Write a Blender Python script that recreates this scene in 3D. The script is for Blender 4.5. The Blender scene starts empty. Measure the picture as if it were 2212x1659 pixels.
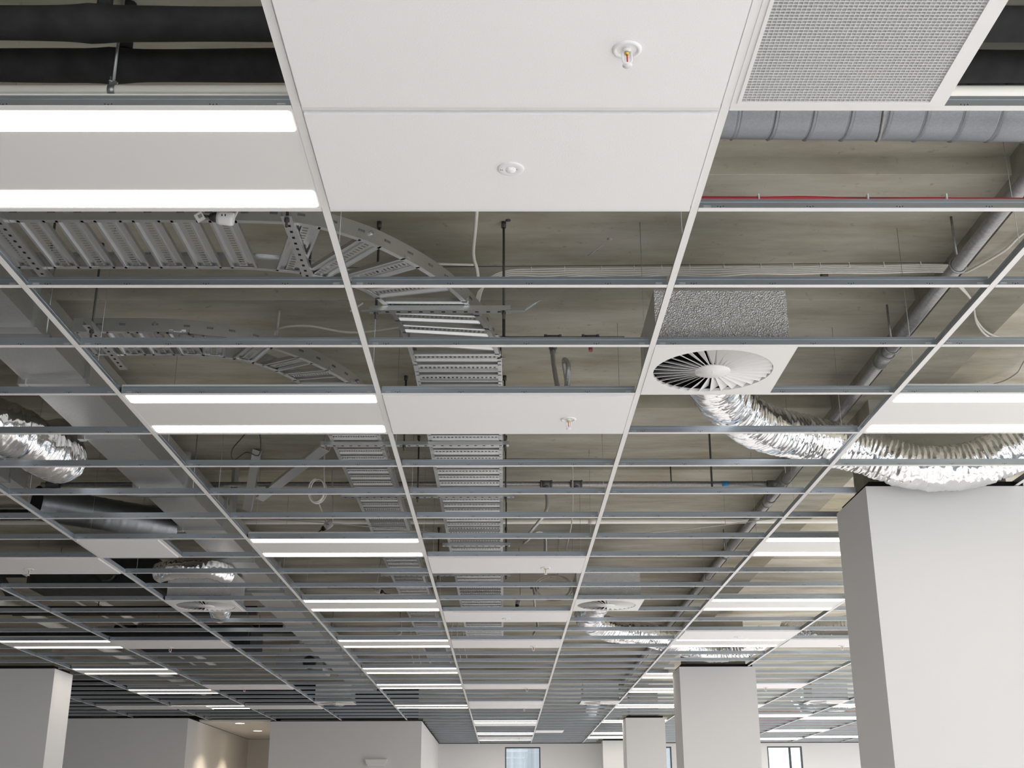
import bpy, math, random
from mathutils import Vector, Matrix, noise
random.seed(7)
SC = bpy.context.scene
COL = SC.collection
CAMZ = 1.6
CE = CAMZ + 1.9016          # underside of the suspended grid
SOFFIT = CAMZ + 2.624       # underside of the concrete planks
X0, Y0 = -0.579, 2.3737     # a grid node: main runners every 1.2 m in x, cross tees every 0.6 m in y

# ------------------------------------------------------------------ camera
cam_d = bpy.data.cameras.new('camera')
cam = bpy.data.objects.new('camera', cam_d)
COL.objects.link(cam)
cam_d.sensor_width = 36.0
cam_d.lens = 2656.46 / 2212 * 36.0
cam_d.clip_start = 0.05
cam_d.clip_end = 200
_R = Vector((0.99997764, -0.00589503, -0.00315761))
_U = Vector((0.00095646, -0.34124225, 0.9399749))
_F = Vector((0.00661869, 0.9399569, 0.34122898))
cam.matrix_world = Matrix(((_R.x, _U.x, -_F.x, 0), (_R.y, _U.y, -_F.y, 0), (_R.z, _U.z, -_F.z, CAMZ), (0, 0, 0, 1)))
SC.camera = cam

# ------------------------------------------------------------------ light and exposure
world = bpy.data.worlds.new('overcast_sky')
SC.world = world
world.use_nodes = True
bg = world.node_tree.nodes['Background']
bg.inputs[0].default_value = (0.93, 0.97, 1.0, 1)
bg.inputs[1].default_value = 2.6
SKY = bg
sun_d = bpy.data.lights.new('sun', 'SUN')
sun_d.energy = 15.8
sun_d.angle = math.radians(3)
sun_d.color = (1.0, 0.975, 0.955)
sun = bpy.data.objects.new('sun', sun_d)
COL.objects.link(sun)
sun.rotation_euler = Vector((-0.90, 0.22, -0.31)).to_track_quat('-Z', 'Y').to_euler()
sun.location = (20, -20, 20)
LAMP = 9.0                   # luminance of the lit ceiling strips
SC.view_settings.view_transform = 'Standard'
SC.view_settings.look = 'None'
SC.view_settings.gamma = 1.0
SC.view_settings.use_curve_mapping = False
SC.view_settings.exposure = -0.18
cy = SC.cycles
cy.use_denoising = True
cy.max_bounces = 10
cy.diffuse_bounces = 5
cy.glossy_bounces = 4
cy.transmission_bounces = 6
cy.transparent_max_bounces = 8
cy.caustics_reflective = False
cy.caustics_refractive = False
cy.sample_clamp_indirect = 6.0
cy.blur_glossy = 0.5


def portal(name, loc, rot, sx, sy):
    d = bpy.data.lights.new(name, 'AREA')
    d.shape = 'RECTANGLE'
    d.size, d.size_y = sx, sy
    d.cycles.is_portal = True
    o = bpy.data.objects.new(name, d)
    COL.objects.link(o)
    o.location = loc
    o.rotation_euler = rot
    return o


# ------------------------------------------------------------------ mesh builder
class MB:
    def __init__(s):
        s.v, s.f, s.m, s.sm = [], [], [], []

    def add(s, vs, fs, m=0, smooth=False):
        b = len(s.v)
        s.v += [tuple(p) for p in vs]
        for f in fs:
            s.f.append(tuple(i + b for i in f))
            s.m.append(m)
            s.sm.append(smooth)
        return s

    def box(s, x0, x1, y0, y1, z0, z1, m=0):
        vs = [(x0, y0, z0), (x1, y0, z0), (x1, y1, z0), (x0, y1, z0), (x0, y0, z1), (x1, y0, z1), (x1, y1, z1), (x0, y1, z1)]
        return s.add(vs, [(0, 3, 2, 1), (4, 5, 6, 7), (0, 1, 5, 4), (1, 2, 6, 5), (2, 3, 7, 6), (3, 0, 4, 7)], m)

    def obox(s, c, a, b, d, m=0):
        c, a, b, d = Vector(c), Vector(a), Vector(b), Vector(d)
        vs = [c - a - b - d, c + a - b - d, c + a + b - d, c - a + b - d, c - a - b + d, c + a - b + d, c + a + b + d, c - a + b + d]
        return s.add(vs, [(0, 3, 2, 1), (4, 5, 6, 7), (0, 1, 5, 4), (1, 2, 6, 5), (2, 3, 7, 6), (3, 0, 4, 7)], m)

    def bar(s, p, q, w, h, m=0, up=(0, 0, 1)):
        p, q = Vector(p), Vector(q)
        t = (q - p)
        L = t.length
        t.normalize()
        u = t.cross(Vector(up))
        if u.length < 1e-4:
            u = t.cross(Vector((1, 0, 0)))
        u.normalize()
        n = u.cross(t)
        return s.obox((p + q) / 2, t * L / 2, u * w / 2, n * h / 2, m)

    def tube(s, pts, r, n=10, m=0, smooth=True, caps=True, rf=None):
        pts = [Vector(p) for p in pts]
        N = len(pts)
        ref = None
        vs = []
        for i, p in enumerate(pts):
            t = pts[min(i + 1, N - 1)] - pts[max(i - 1, 0)]
            t.normalize()
            if ref is None:
                ref = t.cross(Vector((0, 0, 1)))
                if ref.length < 1e-3:
                    ref = t.cross(Vector((1, 0, 0)))
            else:
                ref = ref - t * ref.dot(t)
            ref.normalize()
            b = t.cross(ref)
            for k in range(n):
                a = 2 * math.pi * k / n
                rr = rf(i, k) if rf else r
                vs.append(p + (ref * math.cos(a) + b * math.sin(a)) * rr)
        fs = []
        for i in range(N - 1):
            for k in range(n):
                k2 = (k + 1) % n
                fs.append((i * n + k, i * n + k2, (i + 1) * n + k2, (i + 1) * n + k))
        s.add(vs, fs, m, smooth)
        if caps:
            b0 = len(s.v) - len(vs)
            s.f.append(tuple(b0 + k for k in reversed(range(n))))
            s.f.append(tuple(b0 + (N - 1) * n + k for k in range(n)))
            s.m += [m, m]
            s.sm += [False, False]
        return s

    def lathe(s, prof, c=(0, 0, 0), n=24, m=0, smooth=True):
        vs, fs = [], []
        for (r, z) in prof:
            for k in range(n):
                a = 2 * math.pi * k / n
                vs.append((c[0] + r * math.cos(a), c[1] + r * math.sin(a), c[2] + z))
        for i in range(len(prof) - 1):
            for k in range(n):
                k2 = (k + 1) % n
                fs.append((i * n + k, i * n + k2, (i + 1) * n + k2, (i + 1) * n + k))
        return s.add(vs, fs, m, smooth)

    def sweep(s, pts, prof, m=0, closed=True):
        """profile (side, up) swept along a horizontal path"""
        pts = [Vector(p) for p in pts]
        N, n = len(pts), len(prof)
        vs = []
        for i, p in enumerate(pts):
            t = pts[min(i + 1, N - 1)] - pts[max(i - 1, 0)]
            t.z = 0
            t.normalize()
            u = Vector((t.y, -t.x, 0))
            for (a, b) in prof:
                vs.append(p + u * a + Vector((0, 0, b)))
        fs = []
        for i in range(N - 1):
            for k in range(n if closed else n - 1):
                k2 = (k + 1) % n
                fs.append((i * n + k, i * n + k2, (i + 1) * n + k2, (i + 1) * n + k))
        if closed:
            fs.append(tuple(reversed(range(n))))
            fs.append(tuple((N - 1) * n + k for k in range(n)))
        return s.add(vs, fs, m)

    def build(s, name, mats, parent=None, off=None):
        me = bpy.data.meshes.new(name)
        vs = s.v if off is None else [(p[0] - off[0], p[1] - off[1], p[2] - off[2]) for p in s.v]
        me.from_pydata(vs, [], s.f)
        if not isinstance(mats, (list, tuple)):
            mats = [mats]
        for mt in mats:
            me.materials.append(mt)
        me.polygons.foreach_set('material_index', s.m)
        me.polygons.foreach_set('use_smooth', s.sm)
        me.validate()
        me.update()
        o = bpy.data.objects.new(name, me)
        COL.objects.link(o)
        if parent is not None:
            o.parent = parent
        elif off is not None:
            o.location = off
        return o


def P(x, y, h):
    return Vector((x, y, CAMZ + h))


def spline(pts, step=0.03):
    pts = [Vector(p) for p in pts]
    out = []
    n = len(pts)
    for i in range(n - 1):
        p0 = pts[max(i - 1, 0)]
        p1, p2 = pts[i], pts[i + 1]
        p3 = pts[min(i + 2, n - 1)]
        k = max(2, int((p2 - p1).length / step))
        for j in range(k):
            t = j / k
            out.append(0.5 * ((2 * p1) + (p2 - p0) * t + (2 * p0 - 5 * p1 + 4 * p2 - p3) * t * t + (3 * p1 - p0 - 3 * p2 + p3) * t ** 3))
    out.append(pts[-1])
    return out


def thing(name, label, cat, loc=(0, 0, 0), group=None):
    o = bpy.data.objects.new(name, None)
    o.empty_display_size = 0.1
    COL.objects.link(o)
    o.location = loc
    return tag(o, label, cat, group)


def tag(o, label, cat, group=None):
    o['label'] = label
    o['category'] = cat
    if group:
        o['group'] = group
    return o


def struct(o):
    o['kind'] = 'structure'
    return o


def dup(root, loc, label, group=None):
    r = root.copy()
    COL.objects.link(r)
    r.location = loc
    r['label'] = label
    if group:
        r['group'] = group
    for ch in list(root.children):
        c = ch.copy()
        COL.objects.link(c)
        c.parent = r
        for g in ch.children:
            d = g.copy()
            COL.objects.link(d)
            d.parent = c
    return r


_ONES = 'first second third fourth fifth sixth seventh eighth ninth tenth eleventh twelfth thirteenth fourteenth fifteenth sixteenth seventeenth eighteenth nineteenth'.split()
_TENS = {2: 'twent', 3: 'thirt', 4: 'fort', 5: 'fift'}


def nth(n):
    if n < 20:
        return _ONES[n - 1]
    t, o = divmod(n, 10)
    return _TENS[t] + 'ieth' if o == 0 else _TENS[t] + 'y-' + _ONES[o - 1]


# ------------------------------------------------------------------ materials
def mat(name, col, rough=0.5, metal=0.0, bump=0.0, scale=40.0, var=0.0, spec=0.5, stretch=(1, 1, 1), detail=4.0):
    m = bpy.data.materials.new(name)
    m.use_nodes = True
    nt = m.node_tree
    b = nt.nodes['Principled BSDF']
    b.inputs['Base Color'].default_value = (*col, 1)
    b.inputs['Roughness'].default_value = rough
    b.inputs['Metallic'].default_value = metal
    b.inputs['Specular IOR Level'].default_value = spec
    if bump or var:
        tc = nt.nodes.new('ShaderNodeTexCoord')
        mp = nt.nodes.new('ShaderNodeMapping')
        mp.inputs['Scale'].default_value = stretch
        nt.links.new(tc.outputs['Object'], mp.inputs['Vector'])
        nz = nt.nodes.new('ShaderNodeTexNoise')
        nz.inputs['Scale'].default_value = scale
        nz.inputs['Detail'].default_value = detail
        nt.links.new(mp.outputs['Vector'], nz.inputs['Vector'])
        if var:
            rp = nt.nodes.new('ShaderNodeValToRGB')
            rp.color_ramp.elements[0].position = 0.3
            rp.color_ramp.elements[1].position = 0.7
            rp.color_ramp.elements[0].color = (*[c * (1 - var) for c in col], 1)
            rp.color_ramp.elements[1].color = (*[min(1, c * (1 + var)) for c in col], 1)
            nt.links.new(nz.outputs['Fac'], rp.inputs['Fac'])
            nt.links.new(rp.outputs['Color'], b.inputs['Base Color'])
        if bump:
            bp = nt.nodes.new('ShaderNodeBump')
            bp.inputs['Strength'].default_value = bump
            bp.inputs['Distance'].default_value = 0.01
            nt.links.new(nz.outputs['Fac'], bp.inputs['Height'])
            nt.links.new(bp.outputs['Normal'], b.inputs['Normal'])
    return m


def emis(name, col, strength):
    m = bpy.data.materials.new(name)
    m.use_nodes = True
    nt = m.node_tree
    for n in list(nt.nodes):
        nt.nodes.remove(n)
    e = nt.nodes.new('ShaderNodeEmission')
    e.inputs[0].default_value = (*col, 1)
    e.inputs[1].default_value = strength
    o = nt.nodes.new('ShaderNodeOutputMaterial')
    nt.links.new(e.outputs[0], o.inputs[0])
    return m


def concrete_mat(name='board_marked_concrete', k=1.1):
    m = bpy.data.materials.new(name)
    m.use_nodes = True
    nt = m.node_tree
    L = nt.links
    b = nt.nodes['Principled BSDF']
    b.inputs['Roughness'].default_value = 0.85
    b.inputs['Specular IOR Level'].default_value = 0.25
    g = nt.nodes.new('ShaderNodeNewGeometry')
    mp = nt.nodes.new('ShaderNodeMapping')
    mp.inputs['Scale'].default_value = (0.8, 3.0, 3.0)
    L.new(g.outputs['Position'], mp.inputs['Vector'])
    n1 = nt.nodes.new('ShaderNodeTexNoise')
    n1.inputs['Scale'].default_value = 1.6
    n1.inputs['Detail'].default_value = 8
    n1.inputs['Roughness'].default_value = 0.62
    L.new(mp.outputs['Vector'], n1.inputs['Vector'])
    r1 = nt.nodes.new('ShaderNodeValToRGB')
    e = r1.color_ramp.elements
    e[0].position, e[0].color = 0.3, (0.235 * k, 0.218 * k, 0.172 * k, 1)
    e[1].position, e[1].color = 0.72, (0.41 * k, 0.392 * k, 0.34 * k, 1)
    x = e.new(0.5)
    x.color = (0.325 * k, 0.308 * k, 0.257 * k, 1)
    L.new(n1.outputs['Fac'], r1.inputs['Fac'])
    n2 = nt.nodes.new('ShaderNodeTexNoise')
    n2.inputs['Scale'].default_value = 0.9
    n2.inputs['Detail'].default_value = 5
    L.new(g.outputs['Position'], n2.inputs['Vector'])
    r2 = nt.nodes.new('ShaderNodeValToRGB')
    r2.color_ramp.elements[0].position, r2.color_ramp.elements[0].color = 0.52, (1, 1, 1, 1)
    r2.color_ramp.elements[1].position, r2.color_ramp.elements[1].color = 0.75, (0.72, 0.68, 0.52, 1)
    L.new(n2.outputs['Fac'], r2.inputs['Fac'])
    mx = nt.nodes.new('ShaderNodeMix')
    mx.data_type = 'RGBA'
    mx.blend_type = 'MULTIPLY'
    mx.inputs[0].default_value = 1.0
    L.new(r1.outputs['Color'], mx.inputs[6])
    L.new(r2.outputs['Color'], mx.inputs[7])
    n3 = nt.nodes.new('ShaderNodeTexNoise')
    n3.inputs['Scale'].default_value = 24
    n3.inputs['Detail'].default_value = 3
    L.new(g.outputs['Position'], n3.inputs['Vector'])
    r3 = nt.nodes.new('ShaderNodeValToRGB')
    r3.color_ramp.elements[0].position, r3.color_ramp.elements[0].color = 0.22, (0.7, 0.68, 0.65, 1)
    r3.color_ramp.elements[1].position, r3.color_ramp.elements[1].color = 0.34, (1, 1, 1, 1)
    L.new(n3.outputs['Fac'], r3.inputs['Fac'])
    m2 = nt.nodes.new('ShaderNodeMix')
    m2.data_type = 'RGBA'
    m2.blend_type = 'MULTIPLY'
    m2.inputs[0].default_value = 1.0
    L.new(mx.outputs[2], m2.inputs[6])
    L.new(r3.outputs['Color'], m2.inputs[7])
    L.new(m2.outputs[2], b.inputs['Base Color'])
    bp = nt.nodes.new('ShaderNodeBump')
    bp.inputs['Strength'].default_value = 0.25
    bp.inputs['Distance'].default_value = 0.02
    L.new(n1.outputs['Fac'], bp.inputs['Height'])
    L.new(bp.outputs['Normal'], b.inputs['Normal'])
    return m


def galv_mat(name, col, rough, spangle=60.0, amt=0.12):
    m = bpy.data.materials.new(name)
    m.use_nodes = True
    nt = m.node_tree
    L = nt.links
    b = nt.nodes['Principled BSDF']
    b.inputs['Metallic'].default_value = 1.0
    tc = nt.nodes.new('ShaderNodeTexCoord')
    v = nt.nodes.new('ShaderNodeTexVoronoi')
    v.inputs['Scale'].default_value = spangle
    L.new(tc.outputs['Object'], v.inputs['Vector'])
    bw = nt.nodes.new('ShaderNodeSeparateColor')
    L.new(v.outputs['Color'], bw.inputs[0])
    r = nt.nodes.new('ShaderNodeValToRGB')
    r.color_ramp.elements[0].color = (*[c * (1 - amt) for c in col], 1)
    r.color_ramp.elements[1].color = (*[min(1, c * (1 + amt)) for c in col], 1)
    L.new(bw.outputs[0], r.inputs['Fac'])
    L.new(r.outputs['Color'], b.inputs['Base Color'])
    mr = nt.nodes.new('ShaderNodeMapRange')
    mr.inputs[3].default_value = rough * (1 - amt)
    mr.inputs[4].default_value = rough * (1 + amt)
    L.new(bw.outputs[1], mr.inputs[0])
    L.new(mr.outputs[0], b.inputs['Roughness'])
    return m


def foil_mat(name, scale=16.0, strength=0.6, rough=0.16, col=(0.84, 0.84, 0.85)):
    m = bpy.data.materials.new(name)
    m.use_nodes = True
    nt = m.node_tree
    L = nt.links
    b = nt.nodes['Principled BSDF']
    b.inputs['Metallic'].default_value = 1.0
    b.inputs['Base Color'].default_value = (*col, 1)
    b.inputs['Roughness'].default_value = rough
    tc = nt.nodes.new('ShaderNodeTexCoord')
    n = nt.nodes.new('ShaderNodeTexNoise')
    n.inputs['Scale'].default_value = scale
    n.inputs['Detail'].default_value = 3
    n.inputs['Distortion'].default_value = 1.2
    L.new(tc.outputs['Object'], n.inputs['Vector'])
    v = nt.nodes.new('ShaderNodeTexVoronoi')
    v.inputs['Scale'].default_value = scale * 2.2
    v.feature = 'F1'
    L.new(tc.outputs['Object'], v.inputs['Vector'])
    a = nt.nodes.new('ShaderNodeMath')
    a.operation = 'ADD'
    L.new(n.outputs['Fac'], a.inputs[0])
    L.new(v.outputs['Distance'], a.inputs[1])
    bp = nt.nodes.new('ShaderNodeBump')
    bp.inputs['Strength'].default_value = strength
    bp.inputs['Distance'].default_value = 0.02
    L.new(a.outputs[0], bp.inputs['Height'])
    L.new(bp.outputs['Normal'], b.inputs['Normal'])
    return m


def window_glass():
    m = bpy.data.materials.new('window_glass')
    m.use_nodes = True
    nt = m.node_tree
    for n in list(nt.nodes):
        nt.nodes.remove(n)
    t = nt.nodes.new('ShaderNodeBsdfTransparent')
    t.inputs[0].default_value = (0.93, 0.96, 0.97, 1)
    g = nt.nodes.new('ShaderNodeBsdfGlossy')
    g.inputs['Roughness'].default_value = 0.02
    f = nt.nodes.new('ShaderNodeFresnel')
    f.inputs[0].default_value = 1.45
    mx = nt.nodes.new('ShaderNodeMixShader')
    o = nt.nodes.new('ShaderNodeOutputMaterial')
    nt.links.new(f.outputs[0], mx.inputs[0])
    nt.links.new(t.outputs[0], mx.inputs[1])
    nt.links.new(g.outputs[0], mx.inputs[2])
    nt.links.new(mx.outputs[0], o.inputs[0])
    return m


M = {
    'tile': mat('white_mineral_tile', (0.84, 0.832, 0.836), 0.9, bump=0.06, scale=220, var=0.015, spec=0.2),
    'white': mat('white_powder_coat', (0.78, 0.775, 0.765), 0.5, spec=0.3),
    'plaster': mat('white_painted_plaster', (0.765, 0.762, 0.765), 0.8, bump=0.03, scale=90, spec=0.2),
    'concrete': concrete_mat(),
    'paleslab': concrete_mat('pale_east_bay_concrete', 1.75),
    'litface': concrete_mat('concrete_painted_lit', 1.55),  # same concrete made paler, daylight on the plank front faces put into colour
    'galv': mat('galvanised_grid_steel', (0.45, 0.50, 0.55), 0.36, 1.0, bump=0.0, scale=30, var=0.06, stretch=(0.15, 1, 1)),
    'galvd': galv_mat('galvanised_duct_sheet', (0.60, 0.605, 0.60), 0.40, 110, 0.04),
    'galvt': galv_mat('galvanised_tray_steel', (0.62, 0.63, 0.63), 0.36, 110, 0.015),
    'spiral': galv_mat('galvanised_spiral_sheet', (0.27, 0.288, 0.31), 0.42, 190, 0.06),
    'pipe': mat('grey_steel_pipe', (0.31, 0.31, 0.308), 0.38, 0.6, bump=0.03, scale=60, var=0.15),
    'castiron': mat('dark_cast_iron', (0.16, 0.165, 0.165), 0.6, 0.5, bump=0.15, scale=80, var=0.2),
    'rod': mat('dark_threaded_rod', (0.07, 0.07, 0.068), 0.6, 0.4),
    'zinc': mat('zinc_plated_rod', (0.40, 0.43, 0.43), 0.4, 0.9),
    'black': mat('black_foam_insulation', (0.030, 0.030, 0.031), 0.85, bump=0.25, scale=14, var=0.25, spec=0.25),
    'blackpl': mat('black_plastic', (0.02, 0.02, 0.02), 0.45),
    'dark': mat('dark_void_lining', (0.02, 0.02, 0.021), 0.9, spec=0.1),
    'pvc': mat('cream_pipe_plastic', (0.89, 0.875, 0.81), 0.45, var=0.05, scale=3),
    'cable': mat('white_cable_sheath', (0.68, 0.655, 0.61), 0.55),
    'red': mat('red_cable_sheath', (0.58, 0.02, 0.035), 0.45),
    'whitepl': mat('white_plastic', (0.80, 0.80, 0.79), 0.4),
    'brass': mat('yellow_brass', (0.72, 0.50, 0.10), 0.3, 0.9),
    'bulb': mat('red_glass_bulb', (0.50, 0.02, 0.02), 0.15),
    'foil': foil_mat('crinkled_aluminium_foil', 5.0, 0.35, 0.13),
    'emboss': foil_mat('embossed_foil_lagging', 75.0, 0.8, 0.42, (0.92, 0.92, 0.93)),
    'floor': mat('sealed_concrete_floor', (0.63, 0.62, 0.625), 0.6, var=0.08, scale=1.5, spec=0.3),
    'brick': mat('red_brick_upstand', (0.52, 0.23, 0.15), 0.85, var=0.25, scale=9),
    'frame': mat('dark_grey_window_frame', (0.06, 0.075, 0.085), 0.5),
    'glass': window_glass(),
    'outwall': mat('pale_render_streaked', (0.25, 0.265, 0.285), 0.8, var=0.16, scale=1.2, stretch=(9, 1, 0.25)),
    'paper': mat('white_paper_tag', (0.8, 0.79, 0.77), 0.8),
    'hose': mat('braided_steel_hose', (0.62, 0.62, 0.61), 0.35, 0.8, bump=0.4, scale=150),
    'lit': emis('lit_diffuser', (1.0, 0.90, 0.78), LAMP),
    'down': emis('lit_downlight', (1.0, 0.86, 0.66), 14.0),
    'tape': mat('blue_tape', (0.02, 0.22, 0.50), 0.5),
}

# ------------------------------------------------------------------ the room
XL, XR, YR, YB = -9.0, 9.2, -2.6, 29.6


def sbox(name, a, m):
    mb = MB()
    if isinstance(a[0], (tuple, list)):
        for q in a:
            mb.box(*q)
    else:
        mb.box(*a)
    return struct(mb.build(name, m))


sbox('floor', (XL - 0.3, XR + 0.3, YR - 0.3, YB + 0.3, -0.2, 0.0), M['floor'])
sbox('ceiling', (XL - 0.3, XR + 0.3, YR - 0.3, YB + 0.3, SOFFIT + 0.085, SOFFIT + 0.4), M['concrete'])
fronts = [-2.6, -1.6, 0.0, 1.55, 3.07, 4.615, 5.934, 7.70, 9.18, 10.94, 12.5, 14.05, 15.6, 17.15, 18.7, 20.25, 21.8, 23.35, 24.9, 26.45, 28.0, YB]
gaps = {4.615: 0.46, 5.934: 0.30}
for a, b in zip(fronts[:-1], fronts[1:]):
    mb = MB()
    mb.box(XL, 2.18, a + 0.004, b - gaps.get(b, 0.32), SOFFIT, SOFFIT + 0.09)
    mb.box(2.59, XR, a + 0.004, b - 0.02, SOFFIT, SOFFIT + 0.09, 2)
    mb.box(XL, 2.18, a, a + 0.004, SOFFIT + 0.001, SOFFIT + 0.09, 1)  # thin front skin in the paler tone that imitates light from behind
    struct(mb.build('ceiling_plank', [M['concrete'], M['litface'], M['paleslab']]))
sbox('beam', (2.17, 2.60, YR, YB, CAMZ + 2.47, SOFFIT + 0.088), M['concrete'])
sbox('beam', (-6.6, -5.6, YR, YB, CAMZ + 2.40, SOFFIT + 0.088), M['concrete'])

sbox('wall_left', (XL - 0.3, XL, YR, YB, 0, SOFFIT + 0.17), M['plaster'])
# the glazed sides of the floor, behind the camera and to the east
XG = -2.5                     # west of this the rear wall is solid
rear = [(XG, XR, YR - 0.3, YR, 0, 0.25), (XG, XR, YR - 0.3, YR, 4.15, SOFFIT + 0.17), (XL, XG, YR - 0.3, YR, 0, SOFFIT + 0.17)]
for i in range(1, 5):
    x = XG + i * (XR - XG) / 4 - 0.12
    rear.append((x - 0.12, x + 0.12, YR - 0.3, YR, 0.25, 4.15))
sbox('wall_rear', rear, M['plaster'])
side = [(XR, XR + 0.3, YR, YB, 0, 0.25), (XR, XR + 0.3, YR, YB, 3.3, SOFFIT + 0.17)]
for i in range(13):
    y = YR + 0.2 + i * (YB - YR - 0.4) / 12
    side.append((XR, XR + 0.3, y - 0.15, y + 0.15, 0.25, 3.3))
sbox('wall_right', side, M['plaster'])
portal('window_portal_rear', ((XG + XR) / 2, YR - 0.31, 2.2), (math.radians(90), 0, 0), XR - XG, 3.9)
portal('window_portal_side', (XR + 0.31, (YR + YB) / 2, 1.78), (math.radians(90), 0, math.radians(90)), YB - YR, 3.1)

# back wall with three windows
WIN = [(0.02, 0.835), (3.06, 3.865), (6.085, 6.89)]
wt, wb = CAMZ + 1.812, CAMZ - 0.7
back = []
xs = [-1.62] + [v for w in WIN for v in w] + [XR]
for i in range(0, len(xs), 2):
    back.append((xs[i], xs[i + 1], YB, YB + 0.25, 0, CE + 0.02))
for a, b in WIN:
    back.append((a, b, YB, YB + 0.25, wt, CE + 0.02))
    back.append((a, b, YB, YB + 0.25, 0, wb))
sbox('wall_back', back, M['plaster'])
sbox('wall_back_upper', [(-9.0, 5.2, YB, YB + 0.25, CE + 0.02, SOFFIT + 0.17)], M['concrete'])
sbox('wall_back_brick', [(5.2, XR, YB, YB + 0.25, CE + 0.02, SOFFIT + 0.17)], M['brick'])
for i, (a, b) in enumerate(WIN):
    w = struct(bpy.data.objects.new('window_%d' % (i + 1), None))
    COL.objects.link(w)
    w.location = ((a + b) / 2, YB + 0.02, (wt + wb) / 2)
    fm = MB()
    y0, y1 = YB + 0.005, YB + 0.06
    t = 0.028
    fm.box(a, b, y0, y1, wt - t, wt).box(a, b, y0, y1, wb, wb + t).box(a, a + t, y0, y1, wb + t, wt - t).box(b - t, b, y0, y1, wb + t, wt - t)
    if i == 2:
        fm.box(6.585, 6.63, y0, y1, wb + t, wt - t)
    fm.build('window_frame', M['frame'], w, w.location)
    MB().box(a + t, b - t, YB + 0.03, YB + 0.036, wb + t, wt - t).build('window_pane', M['glass'], w, w.location)
    portal('window_portal_back', ((a + b) / 2, YB + 0.26, (wt + wb) / 2), (math.radians(90), 0, math.radians(180)), b - a, wt - wb)
sbox('exterior_wall', [(-4, 0.58, 34, 34.4, -4, 12), (0.58, 6.62, 36.5, 36.9, -4, 12), (6.62, 14, 41, 41.4, -4, 2.3)], M['outwall'])

# core walls on the west side
WT = CE - 0.012
sbox('wall_alcove', [(XL, -5.6, 22.55, YB, 0, WT)], M['plaster'])
sbox('wall_core', [(-4.274, -1.51, 23.3, YB, 0, WT)], M['plaster'])
sbox('wall_corridor_end', [(-5.6, -4.274, 28.0, 28.2, 0, WT)], M['plaster'])
cc = MB()
cc.box(-5.6, -4.274, 23.37, 28.0, CE - 0.004, CE + 0.03)
struct(cc.build('ceiling_corridor', M['plaster']))
sbox('trim_1', [(XL, -5.59, 22.54, 22.6, WT, CE + 0.002), (-5.612, -5.59, 22.54, 23.36, WT, CE + 0.002)], M['dark'])
sbox('trim_2', [(-4.28, -1.5, 23.29, 23.35, WT, CE + 0.002), (-1.53, -1.5, 23.29, YB, WT, CE + 0.002)], M['dark'])
sbox('trim_3', [(-1.5, XR, YB - 0.012, YB + 0.01, CE - 0.012, CE + 0.002)], M['dark'])
# bulkheads above the core walls close the ceiling void
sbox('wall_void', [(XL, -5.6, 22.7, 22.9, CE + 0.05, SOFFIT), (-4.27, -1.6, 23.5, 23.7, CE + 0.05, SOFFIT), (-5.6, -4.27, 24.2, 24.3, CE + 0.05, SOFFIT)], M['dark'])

# plastered columns with a dark shadow gap above
for n, (a, b, c, d) in enumerate([(2.127, 3.10, 6.99, 7.66), (2.165, 3.105, 15.47, 16.12), (2.18, 2.885, 22.8, 23.45), (2.215, 2.9, 28.74, 29.2), (-6.75, -5.54, 15.49, 16.16)]):
    sbox('column_%d' % (n + 1), (a, b, c, d, 0, CE - 0.006), M['plaster'])
    sbox('trim_%d' % (n + 4), (a + 0.03, b - 0.03, c + 0.03, d - 0.03, CE - 0.006, CE + 0.03), M['dark'])
    sbox('column_core_%d' % (n + 1), (a + 0.1, b - 0.1, c + 0.1, d - 0.1, CE + 0.03, CAMZ + 2.47), M['concrete'])

# ------------------------------------------------------------------ suspended grid
BAY = {
    -6: 'the bay hidden behind the shaded column', -5: 'the sparse bay past the shaded column', -4: 'the light bay by the shaded column',
    -3: 'the tile bay by the shaded column', -2: 'the bay under the rectangular duct', -1: 'the light bay under the cable ladders',
    0: 'the middle sprinkler tile bay', 1: 'the swirl diffuser bay', 2: 'the light bay against the white columns',
    3: 'the tile bay beyond the white columns', 4: 'the bay two past the columns', 5: 'the light bay three past the columns',
    6: 'the bay four past the columns', 7: 'the bay five past the columns',
}


def rx(k):
    return X0 + 1.2 * k


def ty(j):
    return Y0 + 0.6 * j


def web_mb(mb, L, along_x, mw=0, marks=True):
    def bx(u0, u1, w0, w1, z0, z1, m):
        if along_x:
            mb.box(u0, u1, w0, w1, z0, z1, m)
        else:
            mb.box(w0, w1, u0, u1, z0, z1, m)
    h = L / 2
    bx(-h, h, -0.0014, 0.0014, 0.0014, 0.027, mw)
    bx(-h, h, -0.0034, 0.0034, 0.027, 0.038, mw)
    bx(-h, h, -0.0118, 0.0118, 0.0009, 0.0016, mw)
    if marks:
        n = max(1, int(round(L / 0.15)))
        for i in range(n):
            u = -h + (i + 0.5) * L / n
            if i % 2 == 0:
                bx(u - 0.0012, u + 0.0012, -0.0019, -0.0014, 0.005, 0.012, 1)
                bx(u - 0.011, u - 0.008, -0.0019, -0.0014, 0.010, 0.013, 1)
                bx(u + 0.008, u + 0.011, -0.0019, -0.0014, 0.010, 0.013, 1)
        for sgn in (-1, 1):
            for z in (0.0075, 0.0125):
                u = sgn * (h - 0.03)
                bx(u - 0.012, u + 0.012, -0.0021, -0.0014, z, z + 0.0018, 2)
    return mb


def face_mb(mb, L, along_x, m=0):
    h = L / 2
    if along_x:
        mb.box(-h, h, -0.012, 0.012, 0.0, 0.001, m)
    else:
        mb.box(-0.012, 0.012, -h, h, 0.0, 0.001, m)
    return mb


GM = [M['galv'], M['dark'], M['white']]


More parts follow.
